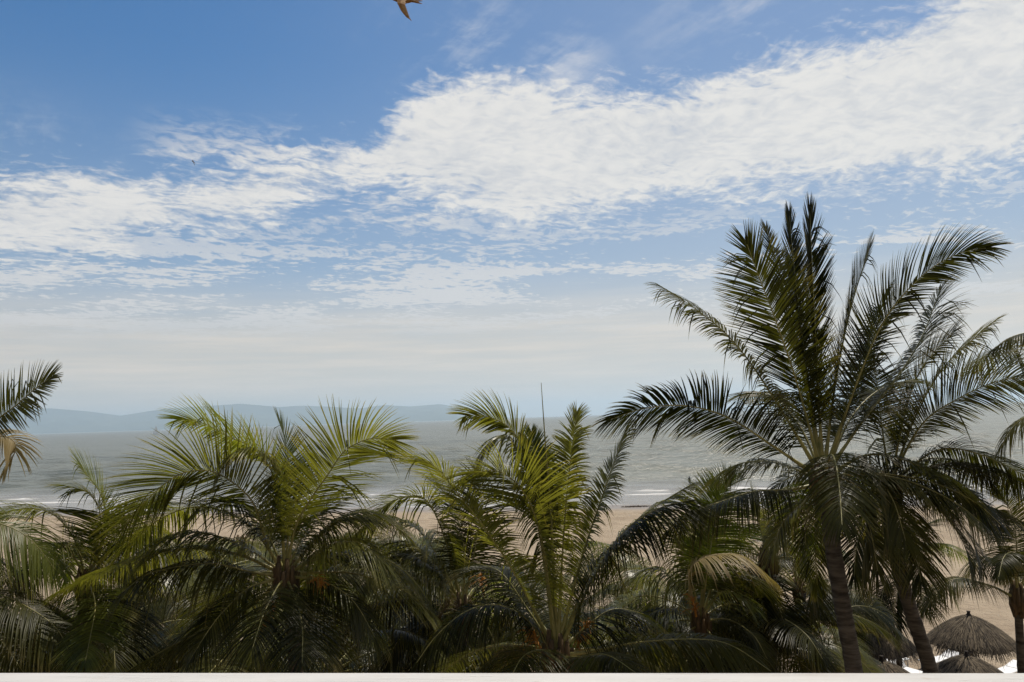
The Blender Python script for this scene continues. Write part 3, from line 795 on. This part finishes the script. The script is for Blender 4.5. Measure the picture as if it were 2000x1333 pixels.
# --- centre palm
palm('centre coconut palm with a tall closed spear leaf against the sea', (1087, 1275), 14.5, [(1090, 1310), (1096, 1370)],
     [([(1080, 1240), (1072, 1140), (1060, 1062), (1040, 995), (1012, 948), (970, 920), (912, 928)], -0.6, U(tw=(65, 50), droop=.4, lmax=1.0, mat='leaf')),
      ([(1079, 1220), (1062, 1080), (1045, 960), (1010, 855), (965, 818), (908, 812)], 0.8, U(tw=(50, 60), droop=.35, lmax=.7, pf=.4, mat='leaf')),
      ([(1077, 1220), (1055, 1050), (1025, 910), (988, 853), (952, 872), (930, 918), (914, 970)], 0.4, U(tw=15, droop=1.1, lmax=.6)),
      ([(1084, 1220), (1066, 1040), (1050, 940), (1038, 845)], 1.0, U(tw=20, droop=.1, lmax=.42, pf=.5, mat='leaf_young')),
      ([(1088, 1200), (1076, 1010), (1066, 880), (1057, 748)], 0.6, U(spear=True)),
      ([(1095, 1215), (1100, 1060), (1112, 920), (1127, 805)], 0.4, U(tw=(-30, -20), droop=.6, lmax=.5, pf=.4, mat='leaf')),
      ([(1100, 1220), (1138, 1085), (1178, 965), (1224, 836)], 0.2, U(tw=(-15, -25), droop=.7, lmax=.55, pf=.3)),
      ([(1066, 1245), (1010, 1130), (946, 1030), (900, 972), (857, 918), (818, 896)], -0.6, U(tw=(25, 40), droop=.55, lmax=.9)),
      ([(1080, 1285), (1042, 1223), (1007, 1195), (960, 1181), (905, 1198), (852, 1243), (810, 1300)], -0.8, U(tw=12, droop=1.3, lmax=.95, mat='leaf_dark')),
      ([(1102, 1265), (1127, 1195), (1175, 1098), (1228, 1030), (1290, 992), (1352, 976)], -0.6, U(tw=(-8, -20), droop=1.4, lmax=1.05, mat='leaf_dark')),
      ([(1102, 1260), (1150, 1130), (1212, 1052), (1268, 998), (1350, 946)], 0.5, U(tw=-25, droop=.8, lmax=.8)),
      ([(1100, 1295), (1160, 1272), (1250, 1255), (1360, 1249), (1430, 1262), (1512, 1316)], -1.2, U(tw=-8, droop=1.3, lmax=.9, mat='leaf_dark')),
      ([(1098, 1300), (1130, 1284), (1185, 1280), (1250, 1320)], -2.0, U(tw=-8, droop=1.2, lmax=.8, mat='leaf_dark')),
      ([(1075, 1260), (1030, 1190), (980, 1120), (930, 1100)], 1.2, U(tw=20, droop=.9, lmax=.9, mat='leaf_dark')),
      ([(1080, 1285), (1055, 1270), (1020, 1285), (990, 1340)], -1.6, U(tw=8, droop=1.1, lmax=.85, mat='leaf_dark')),
      ([(1100, 1280), (1150, 1220), (1200, 1190), (1260, 1200)], 0.8, U(tw=-15, droop=1.1, lmax=.9, mat='leaf_dark'))],
     5, U(el=(-20, 20), az=(20, 160), mat='leaf_dark'), 0.15, 0.19, 8,
     [(1125, 1275, .2, (.35, -.1, .9), .55, 'flower'), (1060, 1275, .1, (-.4, -.2, .7), .5, 'flower'), (1040, 1285, -.3, (-1, -.2, .4), .45, 'leaf_dry')])
# --- left centre palm
palm('broad coconut palm left of centre with arching pale edged fronds', (558, 1125), 16.5, [(566, 1165), (573, 1230), (578, 1312)],
     [([(548, 1110), (524, 1070), (498, 990), (468, 953), (425, 925), (390, 919), (350, 927), (310, 955), (265, 1000), (238, 1040)], -1.2, U(tw=(65, 55), droop=.25, lmax=1.1)),
      ([(556, 1095), (545, 985), (526, 912), (490, 873), (450, 855), (420, 838), (385, 823), (345, 820)], 0.4, U(tw=(60, 55), droop=.3, lmax=.8, mat='leaf_young')),
      ([(556, 1095), (548, 990), (538, 924), (522, 892), (500, 878), (478, 877), (450, 890), (425, 928)], -0.6, U(tw=20, droop=1.0, lmax=.8)),
      ([(558, 1095), (566, 985), (564, 900), (548, 825)], 0.6, U(tw=50, droop=.1, lmax=.7, mat='leaf_young')),
      ([(560, 1110), (578, 1028), (609, 972), (640, 928), (670, 884), (698, 866), (726, 857), (774, 860)], -0.4, U(tw=(-65, -60), droop=.3, lmax=1.0)),
      ([(566, 1115), (620, 1050), (680, 1015), (735, 1020)], 0.6, U(tw=-25, droop=.8, lmax=.9)),
      ([(568, 1120), (640, 1070), (700, 1060), (755, 1105)], -0.4, U(tw=-15, droop=1.1, lmax=.9)),
      ([(550, 1125), (493, 1118), (425, 1102), (380, 1103), (330, 1111), (285, 1124), (235, 1160)], -1.0, U(tw=14, droop=1.2, lmax=1.0, mat='leaf_dark')),
      ([(550, 1120), (470, 1085), (380, 1072), (300, 1082), (220, 1108), (108, 1160)], 0.8, U(tw=18, droop=.8, lmax=1.0)),
      ([(545, 1130), (488, 1148), (447, 1184), (414, 1222), (366, 1298)], -1.3, U(tw=12, droop=1.0, lmax=.8)),
      ([(548, 1140), (480, 1190), (420, 1222), (340, 1260), (240, 1316)], -0.6, U(tw=15, droop=1.2, lmax=.85, mat='leaf_dark')),
      ([(566, 1130), (592, 1165), (622, 1215), (650, 1292)], -1.2, U(tw=-12, droop=.8, lmax=.8)),
      ([(570, 1130), (630, 1135), (690, 1175), (735, 1250)], -0.6, U(tw=-15, droop=1.1, lmax=.9, mat='leaf_dark')),
      ([(556, 1135), (540, 1150), (515, 1200), (492, 1270)], -2.2, U(tw=5, droop=.9, lmax=.85, mat='leaf_dark')),
      ([(560, 1110), (590, 1050), (630, 990), (660, 960)], 1.2, U(tw=-30, droop=.7, lmax=.85)),
      ([(552, 1105), (510, 1020), (470, 985), (430, 985)], 1.2, U(tw=30, droop=.7, lmax=.9, mat='leaf_dark')),
      ([(550, 1115), (500, 1040), (440, 1000), (370, 992), (300, 1022), (248, 1072)], 0.7, U(tw=30, droop=.6, lmax=1.05)),
      ([(552, 1115), (480, 1070), (400, 1042), (330, 1050), (278, 1092)], -0.5, U(tw=20, droop=.8, lmax=1.0)),
      ([(566, 1112), (630, 1040), (690, 1003), (740, 1005), (792, 1045)], 0.6, U(tw=-20, droop=.8, lmax=.95, mat='leaf_dark')),
      ([(560, 1135), (575, 1165), (590, 1220), (590, 1300)], -2.4, U(tw=-5, droop=.8, lmax=.8, mat='leaf_dark'))],
     7, U(el=(-15, 45), az=(15, 165)), 0.14, 0.18, 9,
     [(548, 1165, -.6, (-.3, -.5, -.6), .5, 'flower'), (600, 1140, -.3, (.5, -.3, .1), .4, 'flower')])
# --- palm between them, behind
palm('coconut palm half hidden between the broad palm and the centre palm', (905, 1190), 19.5, [(905, 1230), (902, 1330)],
     [([(895, 1160), (868, 1050), (830, 975), (781, 974), (742, 996), (700, 1042), (682, 1090)], -0.4, U(tw=(50, 35), droop=.6, lmax=1.05)),
      ([(900, 1180), (873, 1149), (833, 1135), (791, 1127), (749, 1126), (714, 1143), (690, 1205)], -1.0, U(tw=12, droop=1.1, lmax=1.0)),
      ([(898, 1195), (860, 1172), (812, 1167), (770, 1172), (728, 1185), (672, 1240)], -1.4, U(tw=12, droop=1.3, lmax=1.0, mat='leaf_dark')),
      ([(905, 1160), (905, 1060), (880, 985), (842, 925)], 0.6, U(tw=35, droop=.5, lmax=.9, mat='leaf_dark')),
      ([(908, 1160), (930, 1060), (940, 980), (930, 920)], 0.8, U(tw=30, droop=.5, lmax=.85, mat='leaf_dark')),
      ([(910, 1180), (960, 1110), (1010, 1090), (1050, 1120)], 0.5, U(tw=-20, droop=1.0, lmax=.9, mat='leaf_dark')),
      ([(900, 1195), (880, 1220), (850, 1270), (840, 1330)], -1.5, U(tw=8, droop=1.0, lmax=.9, mat='leaf_dark')),
      ([(898, 1195), (840, 1210), (780, 1250), (750, 1310)], -0.8, U(tw=10, droop=1.2, lmax=.95, mat='leaf_dark')),
      ([(898, 1180), (850, 1100), (800, 1060), (760, 1060)], 0.8, U(tw=20, droop=.9, lmax=.9)),
      ([(898, 1180), (850, 1080), (800, 1022), (740, 1012), (690, 1052)], 0.6, U(tw=30, droop=.7, lmax=1.0)),
      ([(896, 1185), (840, 1108), (780, 1080), (718, 1095)], -0.2, U(tw=20, droop=.9, lmax=1.0, mat='leaf_dark')),
      ([(910, 1195), (945, 1215), (970, 1270), (975, 1330)], -0.8, U(tw=-8, droop=1.1, lmax=.9, mat='leaf_dark'))],
     7, U(el=(-15, 40), az=(10, 170), mat='leaf_dark'), 0.13, 0.17, 10,
     [(850, 1232, -1.2, (.5, -.2, 1.0), .75, 'leaf_dry'), (945, 1165, -.8, (-.1, -.2, 1), .5, 'flower')])
# --- left palm
palm('coconut palm at left with a bright hanging frond in front', (168, 1140), 19.0, [(166, 1190), (160, 1312)],
     [([(172, 1125), (205, 1045), (198, 970), (154, 907)], 0.4, U(tw=(50, 60), droop=.3, lmax=.85, mat='leaf_young')),
      ([(170, 1125), (196, 1020), (175, 966), (130, 950)], -0.2, U(tw=40, droop=.5, lmax=.8)),
      ([(165, 1125), (148, 1060), (110, 1010), (60, 993), (0, 1004)], -0.3, U(tw=(45, 30), droop=.55, lmax=.9)),
      ([(174, 1125), (210, 1040), (258, 992), (312, 978)], 0.4, U(tw=-35, droop=.6, lmax=.95)),
      ([(176, 1130), (230, 1060), (290, 1030), (340, 1050)], 0.8, U(tw=-20, droop=.9, lmax=.95)),
      ([(168, 1140), (178, 1150), (186, 1185), (178, 1235), (165, 1300)], -3.4, U(tw=5, droop=.55, lmax=.75, mat='leaf_young', label='bright yellow green hanging frond')),
      ([(160, 1140), (100, 1100), (40, 1130), (-20, 1210)], 0.0, U(tw=15, droop=1.1, lmax=1.0, mat='leaf_dark')),
      ([(172, 1130), (215, 1075), (270, 1052), (335, 1072)], 0.3, U(tw=-18, droop=.9, lmax=1.0)),
      ([(162, 1150), (120, 1165), (80, 1215), (60, 1290)], -0.8, U(tw=12, droop=1.0, lmax=.95, mat='leaf_dark')),
      ([(172, 1150), (215, 1160), (250, 1210), (270, 1290)], -0.8, U(tw=-12, droop=1.0, lmax=.95, mat='leaf_dark')),
      ([(166, 1130), (140, 1080), (110, 1060), (70, 1080)], -1.2, U(tw=15, droop=.9, lmax=.9)),
      ([(170, 1150), (200, 1190), (220, 1240), (225, 1310)], -1.8, U(tw=-5, droop=.9, lmax=.9, mat='leaf_dark'))],
     8, U(el=(-15, 40), az=(10, 170)), 0.13, 0.17, 11)
palm('coconut palm at the left edge reaching one feathery frond over the sea', (-135, 905), 14.0, [(-140, 1000), (-150, 1200)],
     [([(-125, 895), (-60, 862), (-6, 820), (34, 790), (66, 762), (104, 734)], -0.2, U(tw=(60, 55), droop=.2, lmax=.5, mat='leaf_dark')),
      ([(-125, 900), (-60, 862), (-8, 852), (22, 858), (30, 880), (8, 925)], 0.0, U(tw=15, droop=1.0, lmax=.42, mat='leaf_dry')),
      ([(-140, 890), (-180, 780), (-240, 700), (-300, 680)], 0.0, U(tw=30, lmax=.7))],
     5, U(el=(-10, 35), az=(140, 230)), 0.14, 0.18, 12)
palm('coconut palm at the bottom left edge with long hanging leaflets', (-135, 1140), 17.0, [(-140, 1220), (-145, 1330)],
     [([(-125, 1110), (-60, 1030), (0, 1024), (58, 1053), (110, 1115)], 0.4, U(tw=10, droop=1.3, lmax=1.1, mat='leaf_young')),
      ([(-125, 1140), (-60, 1160), (0, 1163), (55, 1187), (112, 1230), (145, 1300)], -0.8, U(tw=-8, droop=1.2, lmax=1.0, mat='leaf_dark')),
      ([(-125, 1150), (-60, 1200), (0, 1250), (50, 1320)], -1.2, U(tw=-8, droop=1.1, lmax=1.0, mat='leaf_dark')),
      ([(-125, 1130), (-50, 1090), (20, 1110), (70, 1180)], 1.5, U(tw=-10, droop=1.1, lmax=1.0, mat='leaf_dark'))],
     5, U(el=(-10, 50), az=(100, 250)), 0.14, 0.18, 13)

# --- lower palms filling the grove towards the beach
LOW = [
    ('low palm at the bottom left corner under the hanging frond', (70, 1285), 24),
    ('low shaded palm between the left palm and the broad palm', (335, 1235), 26),
    ('small palm behind the crown of the broad palm', (420, 1120), 27),
    ('low palm just right of the broad palm trunk', (690, 1235), 25),
    ('dark low palm left of the centre palm, near the rail', (815, 1300), 22),
    ('low palm right of the centre palm crown', (1235, 1255), 23),
    ('low palm in deep shade left of the tallest trunk', (1465, 1270), 22),
    ('low palm directly beside the tallest trunk, near the rail', (1575, 1250), 24, 3.0),
    ('small palm in the gap between the broad palm and its right neighbour', (760, 1130), 30),
    ('low palm whose crown fills the space under the left palm', (215, 1300), 22),
    ('low palm in front of the broad palm trunk, just above the rail', (470, 1300), 21),
    ('low palm right of the broad palm, crown cut by the rail', (640, 1325), 20),
    ('dark palm crown behind the centre palm at its left', (985, 1230), 22),
    ('small beach palm seen between the left palm and the broad palm', (345, 1075), 34, 2.9),
    ('small beach palm just left of the broad palm crown', (470, 1065), 33, 2.8),
    ('small beach palm low against the sand right of the broad palm', (690, 1075), 34, 2.8),
    ('small beach palm left of the centre palm fan', (835, 1070), 33, 2.8),
    ('dark palm crown under the long right frond of the centre palm', (1290, 1180), 25),
    ('small palm between the straw coloured frond and the tallest trunk', (1560, 1150), 28),
]
for k, (lab, cpx, D, *gl) in enumerate(LOW):
    palm(lab, cpx, D, [(cpx[0] + 3, cpx[1] + 40), (cpx[0] + 8, cpx[1] + 110)], [], 20,
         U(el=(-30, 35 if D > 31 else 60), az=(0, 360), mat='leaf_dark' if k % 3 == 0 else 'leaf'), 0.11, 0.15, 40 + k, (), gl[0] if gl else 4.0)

# ------------------------------------------------------------------ thatched umbrellas
def build_thatch(seed):
    rr = np.random.default_rng(seed)
    rad, hgt = 1.62, 1.0
    def prof(q): return q * rad, hgt * (1 - q ** 1.55)
    V = []; Q = []; n = 40; rows = 9
    for k in range(rows):
        q = 0.03 + 0.97 * k / (rows - 1); r, z = prof(q)
        for j in range(n):
            a = j / n * 6.2832; w = 1 + .03 * rr.normal()
            V.append((r * w * math.cos(a), r * w * math.sin(a), z - 0.05 + .015 * rr.normal()))
    for k in range(rows - 1):
        for j in range(n): Q.append((k * n + j, k * n + (j + 1) % n, (k + 1) * n + (j + 1) % n, (k + 1) * n + j))
    o0 = len(V)
    V = list(V)
    # loose straws lying on the slope and hanging over the eave
    var = [.4] * len(V)
    for s in range(4200):
        q0 = math.sqrt(rr.uniform(.0, 1.0)) * .985; a = rr.uniform(0, 6.2832); ln = rr.uniform(.18, .5) * (1 + .35 * math.sin(a * 7 + 1) * math.sin(a * 17))
        r, z = prof(q0); q1 = q0 + ln / rad
        if q1 <= 1: r1, z1 = prof(q1); z1 += rr.uniform(.01, .05)
        else: r1, z1 = rad + (q1 - 1) * .35 * rad, -(q1 - 1) * rad * rr.uniform(.6, 1.3)
        da = rr.normal(0, .05); w = rr.uniform(.007, .016)
        A = np.array([r * math.cos(a), r * math.sin(a), z + rr.uniform(0, .03)]); B = np.array([r1 * math.cos(a + da), r1 * math.sin(a + da), z1])
        sd = np.array([-math.sin(a), math.cos(a), 0]) * w
        o = len(V); V += [A - sd, A + sd, B + sd * .4, B - sd * .4]; Q.append((o, o + 1, o + 2, o + 3)); var += [rr.uniform(0, 1)] * 4
    return V, Q, var
tV, tQ, tA = build_thatch(1)
def umbrella(px, py, D, label, rz, scale=1.0):
    a = at(px, py, D)
    gz = float(ground_z(np.array(a[0]), np.array(a[1]))) - .1
    top = a[2]
    root = empty('thatched_umbrella', (a[0], a[1], gz)); root.rotation_euler.z = rz
    tag(root, label, 'beach umbrella', 'thatched umbrellas on the sand')
    th = mesh_obj('thatch', [(x * scale, y * scale, z * scale + (top - gz) - 1.0 * scale) for x, y, z in tV], tQ, MAT['thatch'], root, False, {'var': tA})
    mb = MB(); mb.tube([(0, 0, 0), (.01, 0, 1.2), (0, 0, top - gz - .1)], [.075, .07, .06], 10)
    mb.build('pole', MAT['wood'], root, True)
    mb = MB(); mb.tube([(0, 0, top - gz - .12), (0, 0, top - gz + .02), (0, 0, top - gz + .08), (0, 0, top - gz + .16)], [.16, .10, .055, .075], 10)
    mb.build('cap', MAT['thatch'], root, True)
    for k in range(8):
        mb = MB()
        an = k * .785; c, s_ = math.cos(an) * scale, math.sin(an) * scale
        mb.tube([(0, 0, top - gz - .25), (c * .8, s_ * .8, top - gz - .45 * scale), (c * 1.5, s_ * 1.5, top - gz - .98 * scale)], [.025, .022, .02], 6)
        mb.build('rafter', MAT['wood'], root, True)
    return root
umbrella(1892, 1202, 31.5, 'thatched beach umbrella standing alone on open sand at right', 0.3, 1.0)
umbrella(1888, 1281, 29.0, 'thatched beach umbrella in front, only its top showing above the rail at right', 1.4, 1.05)
umbrella(1702, 1212, 30.5, 'thatched beach umbrella half hidden behind the tallest palm trunk', 2.2, 0.95)
umbrella(1722, 1291, 26.5, 'thatched umbrella top poking up beside the white loungers', 0.8, 0.9)

# ------------------------------------------------------------------ sun loungers
def lounger(px, py, rz, back, label):
    p = on_z(px, py, 1.9)
    gz = float(ground_z(np.array(p[0]), np.array(p[1])))
    root = empty('sun_lounger', (p[0], p[1], gz)); root.rotation_euler.z = rz
    tag(root, label, 'sun lounger', 'white sun loungers on the sand')
    b = math.radians(back)
    f = MB()
    for s in (-1, 1):
        f.box((s * .31, -.25, .36), (.045, 1.35, .05), None, .01)
        f.box((s * .31, .42 + math.cos(b) * .36, .36 + math.sin(b) * .36), (.045, .74, .05), rotx(b), .01)
    f.box((0, -.92, .36), (.66, .045, .05), None, .01)
    f.box((0, .42 + math.cos(b) * .72, .36 + math.sin(b) * .72), (.66, .045, .05), rotx(b), .01)
    f.build('frame', MAT['plastic'], root)
    for sx in (-1, 1):
        for sy in (-.78, .34):
            l = MB(); l.box((sx * .30, sy, .165), (.05, .05, .35), None, .01); l.build('leg', MAT['plastic'], root)
    s = MB(); s.box((0, -.25, .375), (.57, 1.3, .03), None, .01); s.build('seat', MAT['sling'], root)
    s = MB(); s.box((0, .42 + math.cos(b) * .36, .38 + math.sin(b) * .36), (.57, .70, .03), rotx(b), .01); s.build('backrest', MAT['sling'], root)
    return root
lounger(1736, 1291, 2.0, 38, 'white sun lounger with raised back beside the slim palm trunk')
lounger(1702, 1299, 2.3, 20, 'white sun lounger lying flatter behind the tallest palm trunk')
lounger(1779, 1312, 0.5, 55, 'white sun lounger between the slim trunk and the leaning trunk')
lounger(1836, 1288, -1.2, 25, 'white sun lounger touching the leaning trunk, left of the front umbrella')
lounger(1968, 1310, -1.0, 10, 'white sun lounger at the bottom right corner on open sand')

# ------------------------------------------------------------------ person wading
def build_person():
    p = on_z(1347, 945, 0.0)
    gz = float(ground_z(np.array(p[0]), np.array(p[1])))
    J = {'pel': (0, 0, .95), 'wst': (0, 0, 1.10), 'cst': (0, .01, 1.33), 'nek': (0, .01, 1.50), 'hd0': (0, 0, 1.58), 'hd1': (0, -.01, 1.72),
         'lh': (-.10, 0, .90), 'lk': (-.12, -.03, .50), 'la': (-.12, .02, .09), 'lt': (-.13, -.14, .04),
         'rh': (.10, 0, .90), 'rk': (.13, -.06, .50), 'ra': (.14, .04, .09), 'rt': (.15, -.12, .04),
         'ls': (-.19, .01, 1.42), 'le': (-.25, .04, 1.13), 'lw': (-.23, -.05, .88), 'lf': (-.22, -.07, .78),
         'rs': (.19, .01, 1.42), 're': (.26, .03, 1.13), 'rw': (.24, -.06, .88), 'rf': (.23, -.08, .78)}
    R = {'pel': .15, 'wst': .125, 'cst': .15, 'nek': .06, 'hd0': .085, 'hd1': .10, 'lh': .10, 'lk': .065, 'la': .045, 'lt': .035, 'rh': .10, 'rk': .065, 'ra': .045, 'rt': .035,
         'ls': .065, 'le': .045, 'lw': .033, 'lf': .03, 'rs': .065, 're': .045, 'rw': .033, 'rf': .03}
    E = [('pel', 'wst'), ('wst', 'cst'), ('cst', 'nek'), ('nek', 'hd0'), ('hd0', 'hd1'), ('pel', 'lh'), ('lh', 'lk'), ('lk', 'la'), ('la', 'lt'), ('pel', 'rh'), ('rh', 'rk'), ('rk', 'ra'), ('ra', 'rt'),
         ('cst', 'ls'), ('ls', 'le'), ('le', 'lw'), ('lw', 'lf'), ('cst', 'rs'), ('rs', 're'), ('re', 'rw'), ('rw', 'rf')]
    ks = list(J); me = bpy.data.meshes.new('person')
    me.from_pydata([J[k] for k in ks], [(ks.index(a), ks.index(b)) for a, b in E], [])
    me.skin_vertices.new() if hasattr(me.skin_vertices, 'new') and not me.skin_vertices else None
    o = bpy.data.objects.new('person', me); COL.objects.link(o)
    o.location = (p[0], p[1], gz); o.rotation_euler.z = 2.4
    me.materials.append(MAT['cloth'])
    sk = o.modifiers.new('skin', 'SKIN'); 
    if me.skin_vertices:
        for k, sv in zip(ks, me.skin_vertices[0].data): sv.radius = (R[k], R[k])
        me.skin_vertices[0].data[0].use_root = True
    su = o.modifiers.new('sub', 'SUBSURF'); su.levels = 1; su.render_levels = 2
    tag(o, 'distant person in dark clothes standing in the shallow water', 'person')
build_person()

# ------------------------------------------------------------------ sailing boat far out
def build_boat():
    p = on_z(304, 848.5, 0.0)
    s = 1.0
    root = empty('sailing_boat', (p[0], p[1], 0)); root.rotation_euler.z = 0.25; root.scale = (1.35, 1.35, 1.35)
    tag(root, 'tiny white sailing boat far out below the mountain ridge', 'boat')
    V = []; F = []
    st = [(-6, .2, .9), (-4, 1.5, .8), (0, 2.0, .75), (4, 1.3, .9), (6.5, .08, 1.2)]
    for x, w, h in st: V += [(x, -w, h), (x, -w * .6, -.4), (x, w * .6, -.4), (x, w, h)]
    for k in range(4):
        for j in range(4):
            F.append((k * 4 + j, k * 4 + (j + 1) % 4, k * 4 + 4 + (j + 1) % 4, k * 4 + 4 + j))
    F += [(0, 1, 2, 3), (16, 19, 18, 17)]
    mesh_obj('hull', V, F, MAT['hull'], root)
    mb = MB(); mb.tube([(.8, 0, .8), (.8, 0, 9), (.8, 0, 17.5)], [.12, .11, .07], 8); mb.build('mast', MAT['hull'], root)
    def sail(a, b, c, bul):
        V = []; n = 8
        for i in range(n + 1):
            t = i / n
            for j in range(n + 1):
                u = j / n * (1 - t)
                q = np.array(a) * (1 - t - u) + np.array(b) * u + np.array(c) * t
                q = q + np.array([0, bul * math.sin(math.pi * min(1, t + .1)) * math.sin(math.pi * (u / max(1e-3, 1 - t))), 0]) if t < 1 else q
                V.append(q)
        F = [(i * (n + 1) + j, i * (n + 1) + j + 1, (i + 1) * (n + 1) + j + 1, (i + 1) * (n + 1) + j) for i in range(n) for j in range(n)]
        o = mesh_obj('sail', V, F, MAT['sail'], root, True)
        so = o.modifiers.new('thick', 'SOLIDIFY'); so.thickness = .04
    sail((.6, 0, 1.9), (-5.2, .5, 1.9), (.7, 0, 17.2), .7)
    sail((6.3, 0, 1.4), (.2, .4, 1.6), (.9, 0, 15.5), .6)
build_boat()

# ------------------------------------------------------------------ birds
def bird_mesh(name, mat, dark):
    mb = MB()
    # body along x (beak at -x), then two long swept wings and a forked tail, fused into one skin by a remesh
    st = [(-.205, .004, 0), (-.185, .010, 0), (-.165, .026, .004), (-.14, .034, .004), (-.11, .036, 0), (-.05, .055, -.004), (.02, .058, -.004), (.09, .040, 0), (.15, .022, .004), (.20, .010, .006)]
    mb.tube([(x, 0, z) for x, r, z in st], [r for x, r, z in st], 12)
    def wing(sgn):
        sec = [(0.0, .02, -.06, .085, .022), (.12, .05, -.085, .07, .016), (.26, .035, -.075, .075, .012), (.40, -.02, -.005, .13, .009), (.50, -.06, .08, .17, .006), (.56, -.08, .17, .195, .004)]
        o = len(mb.v)
        for y, z, x0, x1, th in sec:
            for (x, dz) in ((x0, 0), (x0 * .6 + x1 * .4, th), (x1, 0), (x0 * .6 + x1 * .4, -th)):
                mb.v.append((x, sgn * y, z + dz))
        for k in range(len(sec) - 1):
            for j in range(4): mb.f.append((o + k * 4 + j, o + k * 4 + (j + 1) % 4, o + k * 4 + 4 + (j + 1) % 4, o + k * 4 + 4 + j))
        mb.f += [(o, o + 1, o + 2, o + 3), tuple(o + (len(sec) - 1) * 4 + j for j in (3, 2, 1, 0))]
    wing(1); wing(-1)
    for s in (-1, 1):
        mb.tube([(.15, 0, .002), (.22, s * .025, .004), (.31, s * .06, .004)], [.022, .018, .006], 6)
    o = mb.build(name, mat, None, True)
    r = o.modifiers.new('fuse', 'REMESH'); r.mode = 'VOXEL'; r.voxel_size = .007; r.use_smooth_shade = True
    return o
b = bird_mesh('bird', MAT['feather'], False)
b.location = tuple(at(786, 0, 12.5)); b.scale = (1, 1, 1)
b.rotation_euler = (math.radians(50), math.radians(6), math.radians(8))
tag(b, 'brown bird flying past at the top edge, one wing pointing down', 'bird')
b2 = bird_mesh('bird', MAT['feather_dark'], True)
b2.location = tuple(at(377, 316, 85)); b2.rotation_euler = (math.radians(50), math.radians(20), math.radians(60))
tag(b2, 'tiny dark bird high in the blue sky at left', 'bird')

# ------------------------------------------------------------------ balcony rail
def build_rail():
    zr = CAM[2] - 0.52
    A, B = on_z(0, 1312, zr), on_z(2000, 1312, zr)
    mid = (A + B) / 2; d = B - A; ang = math.atan2(d[1], d[0]); nrm = np.array([-math.sin(ang), math.cos(ang), 0])
    root = empty('balcony_parapet', (mid[0], mid[1], 1.3)); root.rotation_euler.z = ang
    tag(root, 'white painted balcony rail along the bottom of the view', 'railing')
    h = zr - 1.3
    # capping rail with a rounded section, its far edge at local y = 0
    sec = []
    w, t, r = .16, .06, .012
    for cx, cz, a0 in ((-r, h - r, 0), (-w + r, h - r, 90), (-w + r, h - t + r, 180), (-r, h - t + r, 270)):
        for k in range(6):
            a = math.radians(a0 + k * 18); sec.append((cx + r * math.cos(a), cz + r * math.sin(a)))
    n = len(sec); xs = np.linspace(-4, 4, 81)
    V = [(x, y, z) for x in xs for y, z in sec]
    F = [(i * n + j, i * n + (j + 1) % n, (i + 1) * n + (j + 1) % n, (i + 1) * n + j) for i in range(len(xs) - 1) for j in range(n)]
    F += [tuple(range(n)), tuple((len(xs) - 1) * n + j for j in reversed(range(n)))]
    mesh_obj('cap_rail', V, F, MAT['rail'], root, True)
    mb = MB(); mb.box((0, -.08, (h - t) / 2), (8, .11, h - t)); mb.build('parapet_wall', MAT['render'], root)
    # unseen hotel storeys, added to block sky light reaching the palms from behind
    zf = h - 1.15
    for k in range(-3, 3):
        mb = MB(); mb.box((0, -1.75, zf + 2.9 * k), (64, 3.1, .22)); mb.build('sky_block_slab', MAT['stucco'], root)
    mb = MB(); mb.box((0, -3.45, 8.3), (64, .3, 19.5)); mb.build('sky_block_wall', MAT['stucco'], root)
    for k in range(-8, 9):
        if not k: continue
        mb = MB(); mb.box((k * 4.0 - 2.0 * (k > 0) + 2.0 * (k < 0), -1.8, 7.8), (.2, 2.9, 18.0)); mb.build('sky_block_fin', MAT['stucco'], root)
build_rail()

# ------------------------------------------------------------------ weed washed up at the water's edge
def build_weed():
    p = on_z(1240, 988, 0.25); rr = np.random.default_rng(8); mb = MB()
    for k in range(240):
        x, y = rr.normal(0, 1.1), rr.normal(0, .35); a = rr.uniform(0, 6.28); l = rr.uniform(.08, .3)
        e = np.array([x + l * math.cos(a), y + l * math.sin(a)])
        mb.tube([(x, y, .0), ((x + e[0]) / 2, (y + e[1]) / 2, rr.uniform(.05, .16)), (e[0], e[1], .01)], [.02, .025, .008], 4, False)
    gz = float(ground_z(np.array(p[0]), np.array(p[1])))
    o = mb.build('seaweed_clump', MAT['wood']); o.location = (p[0], p[1], gz)
    tag(o, 'dark streak of seaweed on the sand at the edge of the water', 'seaweed')
build_weed()

# ------------------------------------------------------------------ haze over the bay
def build_haze():
    mb = MB(); mb.box((0, 19000, 365), (90000, 52000, 740))
    o = mb.build('haze', None)
    m = bpy.data.materials.new('haze'); m.use_nodes = True; m.node_tree.nodes.clear()
    g = NG(m.node_tree); out = g.node('ShaderNodeOutputMaterial')
    v = g.node('ShaderNodeVolumePrincipled')
    v.inputs['Color'].default_value = (0.70, 0.86, 1.0, 1)
    v.inputs['Density'].default_value = 6.8e-5
    v.inputs['Anisotropy'].default_value = 0.4
    g.l.new(v.outputs[0], out.inputs['Volume'])
    o.data.materials.append(m)
    tag(o, 'thin sea haze over the bay', None, None, 'stuff')
build_haze()
